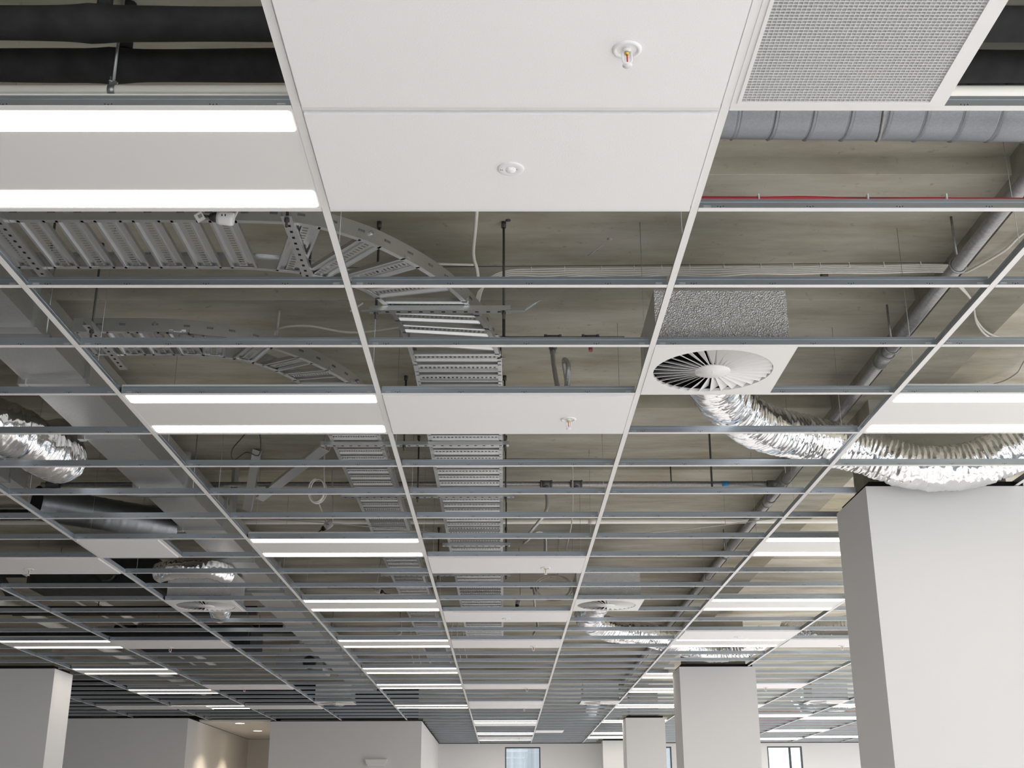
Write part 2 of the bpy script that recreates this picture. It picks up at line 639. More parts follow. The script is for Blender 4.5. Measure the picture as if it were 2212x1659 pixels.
def tee_proto(L, along_x=True):
    t = thing('cross_tee', 'cross tee', 'ceiling grid tee', (0, 0, -5), 'cross tees of the open ceiling grid')
    web_mb(MB(), L, along_x).build('web', GM, t)
    face_mb(MB(), L, along_x).build('face_strip', M['white'], t)
    return t


def far_tee_mesh(L):
    mb = web_mb(MB(), L, True, 0, False)
    face_mb(mb, L, True, 2)
    return mb


RANGES = {-6: (26, 33), -5: (16, 33), -4: (11, 34), -3: (7, 34), -2: (3, 34), -1: (0, 45), 0: (0, 45), 1: (0, 45), 2: (2, 45), 3: (13, 45), 4: (19, 45), 5: (24, 45), 6: (30, 45), 7: (36, 45)}
tees = []
for k, (a, b) in RANGES.items():
    for j in range(a, b + 1):
        x0, x1 = rx(k) + 0.0135, rx(k + 1) - 0.0135
        y = ty(j)
        if k == -1 and y > 23.25:
            x0 = -1.49
        if k in (-5,) and y > 22.5:
            continue
        if k == 2 and (6.9 < y < 7.7 or 15.4 < y < 16.2 or 22.7 < y < 23.5 or y > 28.7):
            x1 = 2.12
        if k == -5 and 15.4 < y < 16.2:
            x0 = -5.53
        tees.append((y * y + (x0 + x1) ** 2 / 3, k, j, x0, x1, y))
tees.sort()
N_IND = 296
proto = tee_proto(1.173)
proto_used = False
far_me = {}
count = {}
order = sorted(tees[:N_IND], key=lambda q: (q[1], q[2]))
GT = 'cross tees of the open ceiling grid'
for _d, k, j, x0, x1, y in order:
    count[k] = count.get(k, 0) + 1
    lab = 'white-faced galvanised cross tee, %s from the camera in %s' % (nth(count[k]), BAY[k])
    c = ((x0 + x1) / 2, y, CE)
    L = x1 - x0
    if j < 22 and abs(L - 1.173) < 1e-4:
        if not proto_used:
            proto.location = c
            proto['label'] = lab
            proto_used = True
        else:
            dup(proto, c, lab)
    elif j < 22:
        t = tee_proto(L)
        t.location = c
        t['label'] = lab
    else:
        key = round(L, 3)
        if key not in far_me:
            o = far_tee_mesh(L).build('cross_tee', GM)
            far_me[key] = o
            o.location = c
        else:
            o = far_me[key].copy()
            COL.objects.link(o)
            o.location = c
        tag(o, lab, 'ceiling grid tee', GT)
rest = MB()
for _d, k, j, x0, x1, y in tees[N_IND:]:
    L = x1 - x0
    mb = far_tee_mesh(L)
    cx = (x0 + x1) / 2
    rest.add([(p[0] + cx, p[1] + y, p[2] + CE) for p in mb.v], mb.f, 0)
    rest.m[-len(mb.m):] = mb.m
o = rest.build('cross_tee', GM)
tag(o, 'distant cross tees packed close together towards the back wall', 'ceiling grid tee')
o['kind'] = 'stuff'

# short tees that box in the half-bay fittings
short = [(1, 0, 'beside the egg-crate air grille'), (1, 4, 'beside the largest swirl diffuser'), (1, 14, 'beside the middle swirl diffuser'), (1, 29, 'beside the small distant diffuser near the windows'),
         (-2, 10, 'beside the plain vent panel'), (-2, 14, 'beside the swirl diffuser under the rectangular duct'), (-2, 29, 'beside the diffuser above the core wall'), (4, 29, 'beside the diffuser past the columns')]
for k, j, w in short:
    t = thing('short_cross_tee', 'short white-faced cross tee %s' % w, 'ceiling grid tee', (rx(k) + 0.6, ty(j) + 0.3, CE))
    web_mb(MB(), 0.576, False).build('web', GM, t)
    face_mb(MB(), 0.576, False).build('face_strip', M['white'], t)

# main runners
RN = {-5: 'beyond the shaded column', -4: 'passing beside the shaded column', -3: 'between the light and tile bays by the shaded column', -2: 'along the far side of the rectangular duct',
      -1: 'between the rectangular duct and the cable ladders', 0: 'along the light fitting side of the sprinkler tiles', 1: 'along the diffuser side of the sprinkler tiles', 2: 'running towards the first white column',
      3: 'past the inner faces of the white columns', 4: 'second past the white columns', 5: 'third past the white columns', 6: 'fourth past the white columns', 7: 'fifth past the white columns'}
for k, w in RN.items():
    ya = 0.6 if -3 < k < 4 else 6.0
    yb = {-5: 22.54, -4: 23.36, -3: 23.29, -2: 23.29}.get(k, 29.59)
    if k == -1:
        yb = 23.29
    L = yb - ya
    t = thing('main_runner', 'long white-faced main runner ' + w, 'ceiling grid runner', (rx(k), (ya + yb) / 2, CE), 'main runners of the ceiling grid')
    web_mb(MB(), L, False, 0, False).build('web', GM, t)
    face_mb(MB(), L, False).build('face_strip', M['white'], t)

# hanger wires
WN = {-2: 'beyond the rectangular duct', -1: 'between the duct and the ladders', 0: 'above the ladder side of the tiles', 1: 'above the diffuser side of the tiles', 2: 'in line with the drain pipe'}
for k in (-2, -1, 0, 1, 2):
    for n, j in enumerate(range(2, 16, 2)):
        x, y = rx(k), ty(j) + (0.27 if k % 2 else 0.33)
        if k == -2 and j < 6:
            continue
        o = MB().tube([(x, y, CE + 0.03), (x + 0.004, y + 0.006, SOFFIT + 0.002)], 0.0012, 6).build('hanger_wire', M['zinc'])
        tag(o, 'thin hanger wire, %s from the camera, %s' % (nth(n + 1), WN[k]), 'wire', 'hanger wires of the ceiling grid')

# ------------------------------------------------------------------ tiles, lights
GTI = 'white ceiling tiles'


def tile_mesh(L=1.2, yw=0.6):
    mb = MB()
    mb.box(-L / 2 + 0.018, L / 2 - 0.018, -yw / 2 + 0.018, yw / 2 - 0.018, -0.009, 0.0035)
    mb.box(-L / 2 + 0.006, L / 2 - 0.006, -yw / 2 + 0.006, yw / 2 - 0.006, 0.0035, 0.016)
    return mb


TILES = [(0, 0, 'the topmost, with a sprinkler near the air grille'), (0, 1, 'with the round sensor, beside the lit strips'), (0, 5, 'alone in the middle bay, with a sprinkler'),
         (0, 11, 'with a sprinkler, two open bays past the lone one'), (0, 15, 'with a sensor, between two sprinkler tiles'), (0, 18, 'with a sprinkler just past the small sensor tile'),
         (0, 25, 'narrow with distance, before the paired tiles'), (0, 29, 'first of the joined pair'), (0, 30, 'second of the joined pair'), (0, 36, 'between the last lights of the middle bay'), (0, 42, 'last before the back window'),
         (-3, 11, 'by the shaded column, nearest the camera'), (-3, 18, 'by the shaded column, beside a lit fitting'), (-3, 25, 'third in the bay by the shaded column'), (-3, 30, 'above the core wall'),
         (-5, 30, 'in the alcove past the shaded column'), (2, 17, 'with a sensor beside the second white column'), (3, 18, 'with a sprinkler against the near column'),
         (3, 25, 'with a sprinkler beyond the second column'), (3, 30, 'last in the bay beyond the columns'), (4, 33, 'two bays past the columns')]
tp = None
for k, j, w in TILES:
    c = (rx(k) + 0.6, ty(j) + 0.3, CE)
    lab = 'white ceiling tile ' + w
    if tp is None:
        tp = tile_mesh().build('ceiling_tile', M['tile'])
        tp.location = c
        o = tp
    else:
        o = tp.copy()
        COL.objects.link(o)
        o.location = c
    tag(o, lab, 'ceiling tile', GTI)
# half tiles
hp = tile_mesh(0.6).build('ceiling_tile', M['tile'])
hp.location = (rx(-2) + 0.3, ty(10) + 0.3, CE)
tag(hp, 'square plain vent panel under the rectangular duct', 'ceiling tile', GTI)
for k, j, w in ((-4, 30, 'square white panel beside the last light by the core wall'), (1, 39, 'small square panel in the diffuser bay near the back wall')):
    o = hp.copy()
    COL.objects.link(o)
    o.location = (rx(k) + 0.3, ty(j) + 0.3, CE)
    tag(o, w, 'ceiling tile', GTI)


def rounded_slab(mb, cx, cy, w, h, r, z0, z1, m=0):
    pts = []
    for (sx, sy, a0) in ((1, 1, 0), (-1, 1, 90), (-1, -1, 180), (1, -1, 270)):
        for i in range(5):
            a = math.radians(a0 + 90 * i / 4)
            pts.append((cx + sx * (w / 2 - r) + r * math.cos(a), cy + sy * (h / 2 - r) + r * math.sin(a)))
    n = len(pts)
    vs = [(x, y, z0) for x, y in pts] + [(x, y, z1) for x, y in pts]
    fs = [tuple(reversed(range(n))), tuple(range(n, 2 * n))] + [(i, (i + 1) % n, n + (i + 1) % n, n + i) for i in range(n)]
    return mb.add(vs, fs, m)


LIGHTS = {-1: (1, 5, 10, 14, 18, 22, 25, 30), -4: (18, 22, 26, 30), 2: (5, 10, 14, 18, 23, 26, 30, 35, 40, 42), 0: (35, 40, 43), 5: (30, 34, 39, 43), 6: (42,), 3: (), 4: ()}
lp = None
for k, rows in LIGHTS.items():
    for n, j in enumerate(rows):
        c = (rx(k) + 0.6, ty(j) + 0.3, CE)
        lab = 'lit twin-strip ceiling light, %s from the camera in %s' % (nth(n + 1), BAY[k])
        if lp is None:
            lp = thing('ceiling_light', lab, 'ceiling light', c, 'twin-strip ceiling lights')
            hm = MB()
            hm.box(-0.594, 0.594, -0.294, 0.294, 0.002, 0.05)
            hm.build('housing', M['white'], lp)
            for sy in (-1, 1):
                sm = MB()
                rounded_slab(sm, 0, sy * 0.229, 1.158, 0.108, 0.012, 0.0005, 0.0025)
                sm.build('diffuser', M['lit'], lp)
        else:
            dup(lp, c, lab)

# ------------------------------------------------------------------ sprinklers and sensors
sp = [(0.318, 2.685, 'on the topmost tile beside the air grille'), (0.316, 5.72, 'on the lone tile of the middle bay'), (0.318, 9.35, 'on the third sprinkler tile of the middle bay'), (0.32, 13.62, 'just past the small sensor tile'),
      (0.322, 17.8, 'on the narrow tile before the joined pair'), (0.33, 20.9, 'on the joined pair of tiles'), (-3.64, 9.36, 'on the first tile by the shaded column'), (-3.65, 13.65, 'on the tile beside the lit fitting by the shaded column'),
      (-3.655, 17.75, 'on the third tile by the shaded column'), (3.70, 13.62, 'on the tile against the near column'), (3.70, 17.8, 'on the tile beyond the second column'), (0.33, 27.8, 'on the last tile before the back window')]
spp = None
for x, y, w in sp:
    lab = 'white pendent fire sprinkler ' + w
    c = (x, y, CE - 0.009)
    if spp is None:
        spp = thing('fire_sprinkler', lab, 'sprinkler', c, 'white fire sprinklers')
        e = MB().lathe([(0.0385, 0.001), (0.0375, -0.004), (0.030, -0.006), (0.0275, -0.003), (0.025, 0.004), (0.012, 0.006), (0.0, 0.006)], n=28)
        e.build('escutcheon', M['whitepl'], spp)
        f = MB()
        f.lathe([(0.0, 0.004), (0.0105, 0.004), (0.0115, -0.004), (0.0105, -0.008), (0.0, -0.008)], n=16)
        arc = [(-0.0095, 0, -0.006), (-0.0115, 0, -0.018), (-0.0115, 0, -0.034), (-0.009, 0, -0.041), (0.009, 0, -0.041), (0.0115, 0, -0.034), (0.0115, 0, -0.018), (0.0095, 0, -0.006)]
        f.tube(arc, 0.0026, 8)
        f.build('frame', M['whitepl'], spp)
        MB().lathe([(0.0, -0.010), (0.006, -0.010), (0.007, -0.014), (0.0035, -0.017), (0.0, -0.017)], n=14).build('seat_cap', M['brass'], spp)
        MB().tube([(0, 0, -0.016), (0, 0, -0.039)], 0.0018, 8).build('glass_bulb', M['bulb'], spp)
        d = MB().lathe([(0.0, -0.043), (0.004, -0.043), (0.004, -0.047), (0.013, -0.048), (0.013, -0.050), (0.0, -0.050)], n=18)
        d.build('deflector', M['whitepl'], spp)
    else:
        dup(spp, c, lab)
ses = [(0.022, 3.293, 'round white sensor on the tile beside the first lit strips'), (0.02, 11.75, 'round white sensor on the small tile between sprinkler tiles'), (2.44, 12.95, 'round white sensor on the tile beside the second column')]
sep = None
for x, y, lab in ses:
    c = (x, y, CE - 0.009)
    if sep is None:
        sep = thing('motion_sensor', lab, 'sensor', c, 'round ceiling sensors')
        MB().lathe([(0.0405, 0.001), (0.040, -0.003), (0.036, -0.0045), (0.019, -0.0048), (0.017, -0.0035), (0.0, -0.0035)], n=32).build('bezel', M['whitepl'], sep)
        MB().lathe([(0.0165, -0.0035), (0.014, -0.0085), (0.008, -0.012), (0.0, -0.013)], n=20).build('lens', M['tile'], sep)
        dm = MB()
        for dx in (-0.031, -0.026):
            dm.lathe([(0.0, -0.0055), (0.0013, -0.0055), (0.0013, -0.004)], (dx, 0, 0), 8)
        dm.lathe([(0.0, -0.0055), (0.0013, -0.0055), (0.0013, -0.004)], (0.018, -0.002, 0), 8)
        dm.build('indicator', M['dark'], sep)
    else:
        dup(sep, c, lab)

# ------------------------------------------------------------------ egg-crate return grille
g0 = (rx(1) + 0.3, ty(0) + 0.3, CE)
gr = thing('air_grille', 'large white egg-crate return air grille beside the topmost sprinkler tile', 'air grille', g0)
fm = MB()
o_, i_ = 0.288, 0.262
for z0, z1, a, b in ((-0.002, 0.010, 0.288, 0.272), (-0.006, 0.010, 0.272, 0.262)):
    fm.box(-a, a, -a, -b, z0, z1).box(-a, a, b, a, z0, z1).box(-a, -b, -b, b, z0, z1).box(b, a, -b, b, z0, z1)
fm.build('frame', M['white'], gr)
cm = MB()
n = 42
for i in range(1, n):
    u = -0.262 + 0.524 * i / n
    cm.box(-0.262, 0.262, u - 0.0006, u + 0.0006, -0.003, 0.0095)
    cm.box(u - 0.0005, u + 0.0005, -0.262, 0.262, -0.0028, 0.0093)
cm.build('egg_crate_core', M['white'], gr)
bx = MB()
bx.box(-0.28, 0.28, -0.28, -0.275, 0.012, 0.24).box(-0.28, 0.28, 0.275, 0.28, 0.012, 0.24).box(-0.28, -0.275, -0.275, 0.275, 0.012, 0.24).box(0.275, 0.28, -0.275, 0.275, 0.012, 0.24).box(-0.28, 0.28, -0.28, 0.28, 0.24, 0.245)
bx.build('filter_box', mat('grey_filter_box', (0.30, 0.30, 0.30), 0.8), gr)

# ------------------------------------------------------------------ swirl diffusers
DR = 0.262


def diffuser():
    t = thing('swirl_diffuser', '', 'air diffuser', (0, 0, 0), 'square swirl diffusers')
    pm = MB()
    n = 64
    inner, outer = [], []
    for k in range(n):
        a = 2 * math.pi * k / n
        c, s_ = math.cos(a), math.sin(a)
        q = 0.2875 / max(abs(c), abs(s_))
        inner.append((DR * c, DR * s_))
        outer.append((q * c, q * s_))
    vs = [(x, y, -0.003) for x, y in inner] + [(x, y, -0.003) for x, y in outer] + [(x, y, 0.012) for x, y in inner] + [(x, y, 0.012) for x, y in outer]
    fs = []
    for k in range(n):
        k2 = (k + 1) % n
        fs += [(k, k2, n + k2, n + k), (2 * n + k, 3 * n + k, 3 * n + k2, 2 * n + k2), (n + k, n + k2, 3 * n + k2, 3 * n + k), (k, 2 * n + k, 2 * n + k2, k2)]
    pm.add(vs, fs)
    pm.build('face_plate', M['white'], t)
    vm = MB()
    nv = 32
    for k in range(nv):
        a = 2 * math.pi * k / nv
        rad = Vector((math.cos(a), math.sin(a), 0))
        tan = Vector((-math.sin(a), math.cos(a), 0))
        pts = []
        for r in (0.074, 0.259):
            w = 2 * math.pi * r / nv * 0.46
            lo = rad * r + tan * w + Vector((0, 0, -0.0025))
            hi = rad * r - tan * w + Vector((0, 0, 0.010 + 0.016 * (r / 0.259)))
            th = (hi - lo).cross(rad).normalized() * 0.0007
            pts.append((lo - th, lo + th, hi - th, hi + th))
        (a0, a1, a2, a3), (b0, b1, b2, b3) = pts
        vm.add([a0, a1, a2, a3, b0, b1, b2, b3], [(0, 4, 6, 2), (1, 3, 7, 5), (0, 1, 5, 4), (2, 6, 7, 3), (0, 2, 3, 1), (4, 5, 7, 6)])
    vm.build('vane_ring', M['white'], t)
    MB().lathe([(0.0, -0.0035), (0.078, -0.0035), (0.078, 0.004), (0.0, 0.004)], n=40).build('hub', M['white'], t)
    MB().lathe([(0.0, -0.0060), (0.005, -0.0055), (0.006, -0.0035)], n=12).build('hub_screw', M['whitepl'], t)
    MB().lathe([(DR, 0.012), (DR, 0.12), (0.0, 0.12)], n=40, smooth=False).build('inner_lining', M['dark'], t)
    return t


DF = [(1, 4, 0, 'large square swirl diffuser under the embossed foil box'), (1, 14, 0, 'square swirl diffuser with a foil duct looping below it'), (-2, 14, 0, 'square swirl diffuser under the rectangular duct'),
      (1, 29, 1, 'small distant swirl diffuser beside the third column'), (-2, 29, 0, 'small distant swirl diffuser above the core wall'), (4, 29, 1, 'small distant swirl diffuser two bays past the columns')]
dp = diffuser()
bp_ = None
for i, (k, j, half, lab) in enumerate(DF):
    c = (rx(k) + 0.3 + 0.6 * half, ty(j) + 0.3, CE)
    if i == 0:
        dp.location = c
        dp['label'] = lab
    else:
        dup(dp, c, lab)
    # plenum box on top
    bl = {0: 'shiny embossed foil plenum box above the large swirl diffuser', 1: 'dull foil plenum box above the diffuser beside the coiled white cable', 2: 'foil plenum box under the rectangular duct, by the vent panel',
          3: 'distant plenum box beside the third column', 4: 'distant plenum box above the core wall', 5: 'distant plenum box two bays past the columns'}[i]
    bc = (c[0], c[1], CE + 0.125)
    if bp_ is None:
        bp_ = thing('plenum_box', bl, 'plenum box', bc, 'foil-lined plenum boxes')
        MB().box(-0.281, 0.281, -0.2815, -0.28, 0, 0.135).build('front_lagging', M['emboss'], bp_)
        b2 = MB()
        b2.box(-0.281, -0.279, -0.28, 0.28, 0, 0.145).box(0.279, 0.281, -0.28, 0.28, 0, 0.145).box(-0.279, 0.279, 0.278, 0.28, 0, 0.145).box(-0.279, 0.279, -0.28, 0.278, 0.143, 0.145).box(-0.279, 0.279, -0.28, 0.278, 0.0, 0.002)
        b2.box(-0.281, -0.279, -0.28, 0.28, -0.11, 0).box(0.279, 0.281, -0.28, 0.28, -0.11, 0).box(-0.281, 0.281, -0.28, -0.278, -0.11, 0).box(-0.279, 0.279, 0.278, 0.28, -0.11, 0)
        b2.box(-0.281, 0.281, -0.2812, -0.28, 0.135, 0.145)
        b2.build('sheet_body', M['galvd'], bp_)
        MB().box(-0.281, 0.281, -0.2815, -0.28, -0.105, 0.0).build('lower_lagging', M['emboss'], bp_)
        sg = MB()
        sg.tube([(0, 0.28, 0.03), (0, 0.34, 0.03)], 0.10, 24, caps=False)
        sg.build('spigot', M['galvd'], bp_)
    else:
        dup(bp_, bc, bl)

# ------------------------------------------------------------------ flexible foil ducts


def flex(name, label, ctrl, r, seed, n=56):
    pts = spline(ctrl, 0.0065)
    lock = Vector((seed * 7.3, seed * 1.7, 0))

    def rf(i, k):
        a = 2 * math.pi * k / n
        ridge = 0.5 + 0.5 * math.sin(2 * math.pi * (i / 5.0) + 1.6 * noise.noise(Vector((i * 0.05, math.cos(a) * 1.5, math.sin(a) * 1.5)) + lock))
        q = noise.noise(Vector((i * 0.22, math.cos(a) * 2.6, math.sin(a) * 2.6)) + lock)
        q2 = noise.noise(Vector((i * 0.5, math.cos(a) * 7, math.sin(a) * 7)) + lock)
        q3 = noise.noise(Vector((i * 0.02, math.cos(a), math.sin(a))) + lock)
        return r * (1 + 0.030 * (ridge - 0.5) + 0.060 * q + 0.016 * q2 + 0.06 * q3)
    mb = MB()
    mb.tube(pts, r, n, smooth=True, caps=True, rf=rf)
    o = mb.build(name, M['foil'])
    return tag(o, label, 'flexible duct', 'crinkled foil flexible ducts')


flex('flexible_duct', 'long crinkled foil duct drooping in front of the near white column', [P(0.97, 5.42, 2.07), P(1.06, 5.75, 2.07), P(1.36, 6.38, 2.09), P(1.765, 6.70, 2.09), P(2.06, 6.80, 2.06), P(2.338, 6.80, 1.965), P(2.615, 6.80, 1.955), P(2.82, 6.76, 2.01), P(3.05, 6.70, 2.10), P(3.3, 6.6, 2.16), P(3.7, 6.5, 2.25)], 0.132, 1)
flex('flexible_duct', 'crinkled foil duct looping under the second swirl diffuser towards the second column', [P(0.93, 11.42, 2.09), P(0.90, 12.2, 2.10), P(0.88, 12.95, 2.10), P(1.15, 13.75, 2.10), P(1.598, 14.2, 2.11), P(2.05, 14.85, 2.10), P(2.5, 15.2, 2.05), P(2.85, 15.1, 2.07), P(3.15, 14.95, 2.2)], 0.135, 2, 40)
flex('flexible_duct', 'short crinkled foil duct beside the sprinkler tile past the near column', [P(3.3, 14.35, 2.2), P(3.42, 14.1, 2.12), P(3.6, 13.9, 2.1), P(4.0, 13.7, 2.14)], 0.13, 3, 32)
flex('flexible_duct', 'fat crinkled foil duct hanging beside the rectangular duct', [P(-3.35, 5.9, 2.16), P(-3.0, 6.15, 2.12), P(-2.76, 6.5, 2.10), P(-2.65, 6.85, 2.07), P(-2.66, 7.12, 2.11), P(-2.78, 7.3, 2.28)], 0.145, 4)
flex('flexible_duct', 'short foil duct on top of the plenum box under the rectangular duct', [P(-2.95, 10.45, 2.08), P(-2.75, 10.35, 2.095), P(-2.5, 10.38, 2.095), P(-2.38, 10.55, 2.08)], 0.085, 5, 32)
flex('flexible_duct', 'small foil duct bulging below the diffuser under the rectangular duct', [P(-2.66, 11.42, 2.06), P(-2.72, 11.8, 2.02), P(-2.8, 12.2, 2.03), P(-2.85, 12.4, 2.12)], 0.10, 6, 32)
flex('flexible_duct', 'small distant foil duct beside the third column', [P(1.5, 20.42, 2.07), P(1.55, 22.2, 2.06), P(1.6, 23.0, 2.07), P(1.65, 23.3, 2.2)], 0.12, 7, 24)
flex('flexible_duct', 'distant foil duct two bays past the columns', [P(5.2, 22.6, 2.3), P(5.6, 23.4, 2.14), P(6.0, 23.6, 2.11), P(6.4, 23.3, 2.25)], 0.14, 8, 24)
flex('flexible_duct', 'small distant foil duct above the core wall', [P(-2.8, 20.6, 2.09), P(-2.78, 20.9, 2.07), P(-2.7, 21.2, 2.1), P(-2.6, 21.3, 2.25)], 0.12, 9, 24)

# ------------------------------------------------------------------ rectangular duct
t = thing('rectangular_duct', 'long galvanised rectangular duct running beside the cable ladders', 'duct', P(-2.325, 12, 2.2))
xa, xb, za, zb = -2.49, -2.17, CAMZ + 2.2, CAMZ + 2.42
joints = [3.62, 5.24, 6.0, 6.95, 8.1, 9.3, 10.5, 11.7, 12.9, 14.1, 15.3, 16.5, 17.7, 18.9, 20.1, 21.5]
for a, b in zip(joints[:-1], joints[1:]):
    mb = MB()
    mb.box(xa, xb, a, b, za, zb)
    c = ((xa + xb) / 2, (a + b) / 2)
    mb.build('duct_section', M['galvd'], t, t.location)
for yj in joints[1:-1]:
    f = MB()
    w = 0.03
    e = 0.024
    f.box(xa - e, xb + e, yj - w / 2, yj + w / 2, za - e, za).box(xa - e, xb + e, yj - w / 2, yj + w / 2, zb, zb + e)
    f.box(xa - e, xa, yj - w / 2, yj + w / 2, za, zb).box(xb, xb + e, yj - w / 2, yj + w / 2, za, zb)
    for sx in (xa, xb):
        s2 = -1 if sx == xa else 1
        f.box(sx - 0.02, sx + 0.02, yj - w * 0.8, yj + w * 0.8, za - e - 0.004, za + 0.012)
    f.build('flange', M['galvt'], t, t.location)
for yj in (5.3, 8.15, 11.75, 15.35):
    h = MB()
    for x in (xa - 0.045, xb + 0.045):
        h.tube([(x, yj, za - 0.05), (x, yj, SOFFIT)], 0.004, 6)
    h.bar((xa - 0.07, yj, za - 0.045), (xb + 0.07, yj, za - 0.045), 0.03, 0.025)
    tag(h.build('duct_hanger', M['zinc']), 'steel hanger frame under the rectangular duct, %s from the camera' % nth((5.3, 8.15, 11.75, 15.35).index(yj) + 1), 'duct hanger', 'hangers under the rectangular duct')

# ------------------------------------------------------------------ spiral duct near the grille
t = thing('spiral_duct', 'round galvanised spiral duct with ring seams above the open bay beside the air grille', 'duct', P(2.1, 3.68, 2.4))
pts, rr = [], []
x = 0.72
seams = [0.8 + 0.128 * i for i in range(22)]
while x < 1.96:
    d = min(abs(x - s_) for s_ in seams)
    rr.append(0.15 + (0.005 if d < 0.003 else (-0.003 if d < 0.008 else 0)))
    pts.append(P(x, 3.68 + 0.0, 2.40 - 0.01 * (x - 1.2)))
    x += 0.004
mb = MB()
mb.tube(pts, 0.15, 48, rf=lambda i, k: rr[i] + 0.0 * k)
mb.build('spiral_body', M['spiral'], t, t.location)
mb = MB()
ring = []
for k in range(25):
    a = math.radians(k * 15)
    ring.append(P(1.315 + 0.03 * math.sin(a + 0.9), 3.68 + 0.153 * math.cos(a), 2.40 + 0.153 * math.sin(a)))
mb.tube(ring, 0.006, 6)
mb.build('strap', M['pipe'], t, t.location)
o = MB().tube([P(1.315, 3.68, 2.55), P(1.315, 3.68, 2.624)], 0.005, 6).build('hanger_rod', M['zinc'], t, t.location)

# open-ended round duct by the rectangular duct
t = thing('round_duct', 'round galvanised duct with an open dark end near the rectangular duct', 'duct', P(-2.9, 9.1, 2.2))
pa, pb = P(-3.42, 8.76, 2.26), P(-2.62, 9.50, 2.26)
d = (pb - pa)
pts = [pa + d * (i / 60) for i in range(61)]
mb = MB()
mb.tube(pts, 0.125, 36, caps=False, rf=lambda i, k: 0.125 + (0.003 if i % 7 == 0 else (-0.0015 if i % 7 == 1 else 0)))
mb.build('duct_body', M['spiral'], t, t.location)
MB().tube([pa + d * 0.004, pa + d * 0.3], 0.117, 36, caps=True).build('dark_lining', M['dark'], t, t.location)

# fan coil units in the ceiling void
def fcu(label, x0, x1, y0, y1, h0, h1, skin='galvd'):
    c = P((x0 + x1) / 2, (y0 + y1) / 2, h0)
    t = thing('fan_coil_unit', label, 'fan coil unit', c, 'fan coil units above the ceiling')
    MB().box(x0, x1, y0, y1, CAMZ + h0, CAMZ + h1).build('casing', M[skin], t, c)
    r = MB()
    r.box(x0 - 0.01, x1 + 0.01, y0 - 0.012, y0, CAMZ + h0 - 0.01, CAMZ + h0 + 0.02).box(x0 - 0.01, x1 + 0.01, y1, y1 + 0.012, CAMZ + h0 - 0.01, CAMZ + h0 + 0.02)
    r.build('edge_flange', M['galvt'], t, c)
    q = MB()
    q.tube([((x0 + x1) / 2 + 0.15, y0 - 0.10, CAMZ + (h0 + h1) / 2), ((x0 + x1) / 2 + 0.15, y0, CAMZ + (h0 + h1) / 2)], 0.09, 18)
    q.build('spigot', M['blackpl'], t, c)
    for n_, (x, y) in enumerate(((x0 + 0.05, y0 + 0.05), (x1 - 0.05, y0 + 0.05), (x0 + 0.05, y1 - 0.05), (x1 - 0.05, y1 - 0.05))):
        MB().tube([(x, y, CAMZ + h1), (x, y, SOFFIT)], 0.004, 6).build('hanger_rod', M['zinc'], t, c)


fcu('grey fan coil unit behind the fat foil duct', -4.3, -3.22, 7.75, 8.05, 2.17, 2.42)
fcu('small pale unit beside the fat foil duct', -3.75, -3.16, 7.15, 7.6, 2.1, 2.25)
fcu('black lined unit beside the plenum box under the rectangular duct', -4.4, -3.2, 11.3, 12.0, 2.12, 2.38, 'black')
fcu('black lined unit above the tile beside the shaded column lights', -4.5, -3.1, 15.2, 16.0, 2.12, 2.38, 'black')
fcu('distant unit above the core wall end of the rectangular duct', -3.2, -2.55, 17.6, 18.4, 2.1, 2.34)

# ------------------------------------------------------------------ pipes
def pipe(name, label, pts, r, m, cat='pipe', n=16, group=None, fit=()):
    if not fit:
        return tag(MB().tube(pts, r, n).build(name, m), label, cat, group)
    t = thing(name, label, cat, pts[0], group)
    MB().tube(pts, r, n).build('pipe_run', m, t, t.location)
    return t


# two black insulated pipes
for i, (y, w) in enumerate(((3.20, 'upper of the two across the top corners'), (3.42, 'lower of the two across the top corners'))):
    pts = []
    rr = []
    for q in range(0, 161):
        x = -3.2 + q * 0.04
        bulge = math.exp(-((x + 1.27) / 0.05) ** 2) + math.exp(-((x - 2.4) / 0.05) ** 2)
        pts.append(P(x, y, 2.35 + 0.004 * math.sin(x * 2.1 + i)))
        rr.append(0.054 + 0.006 * bulge + 0.0015 * math.sin(x * 9 + i * 2))
    t = thing('insulated_pipe', 'black foam insulated pipe, ' + w, 'pipe', P(0, y, 2.35), 'black insulated pipes')
    MB().tube(pts, 0.054, 28, rf=lambda a, k, rr=rr: rr[a]).build('insulation', M['black'], t, t.location)
    h = MB()
    for x in (-1.24, 2.4):
        h.tube([P(x, y, 2.40), P(x - 0.02, y + 0.05, 2.624)], 0.024, 12)
    h.build('hanger_sleeve', M['black'], t, t.location)

t = thing('condensate_pipe', 'cream drain pipe running under the black insulated pipes', 'pipe', P(0, 3.342, 2.2), 'cream drain pipes')
MB().tube([P(-3.3, 3.342, 2.2), P(3.6, 3.342, 2.2)], 0.0178, 18).build('pipe_run', M['pvc'], t, t.location)
for cx in (-1.236, 2.75):
    cl = MB()
    cl.lathe([(0.0185, -0.011), (0.020, -0.011), (0.020, 0.011), (0.0185, 0.011)], (0, 0, 0), 18)
    cl.v = [(cx + p[2], 3.342 + p[0], CAMZ + 2.2 + p[1]) for p in cl.v]
    cl.obox(P(cx, 3.342, 2.226), (0.011, 0, 0), (0, 0.005, 0), (0, 0, 0.007))
    cl.tube([P(cx - 0.012, 3.334, 2.233), P(cx + 0.012, 3.350, 2.233)], 0.004, 8)
    cl.tube([P(cx - 0.01, 3.342, 2.226), P(cx - 0.01, 3.342, 2.252)], 0.003, 6)
    cl.build('pipe_clamp', M['zinc'], t, t.location)
    MB().tube([P(cx, 3.342, 2.228), P(cx, 3.342, 2.624)], 0.005, 8).build('hanger_rod', M['zinc'], t, t.location)
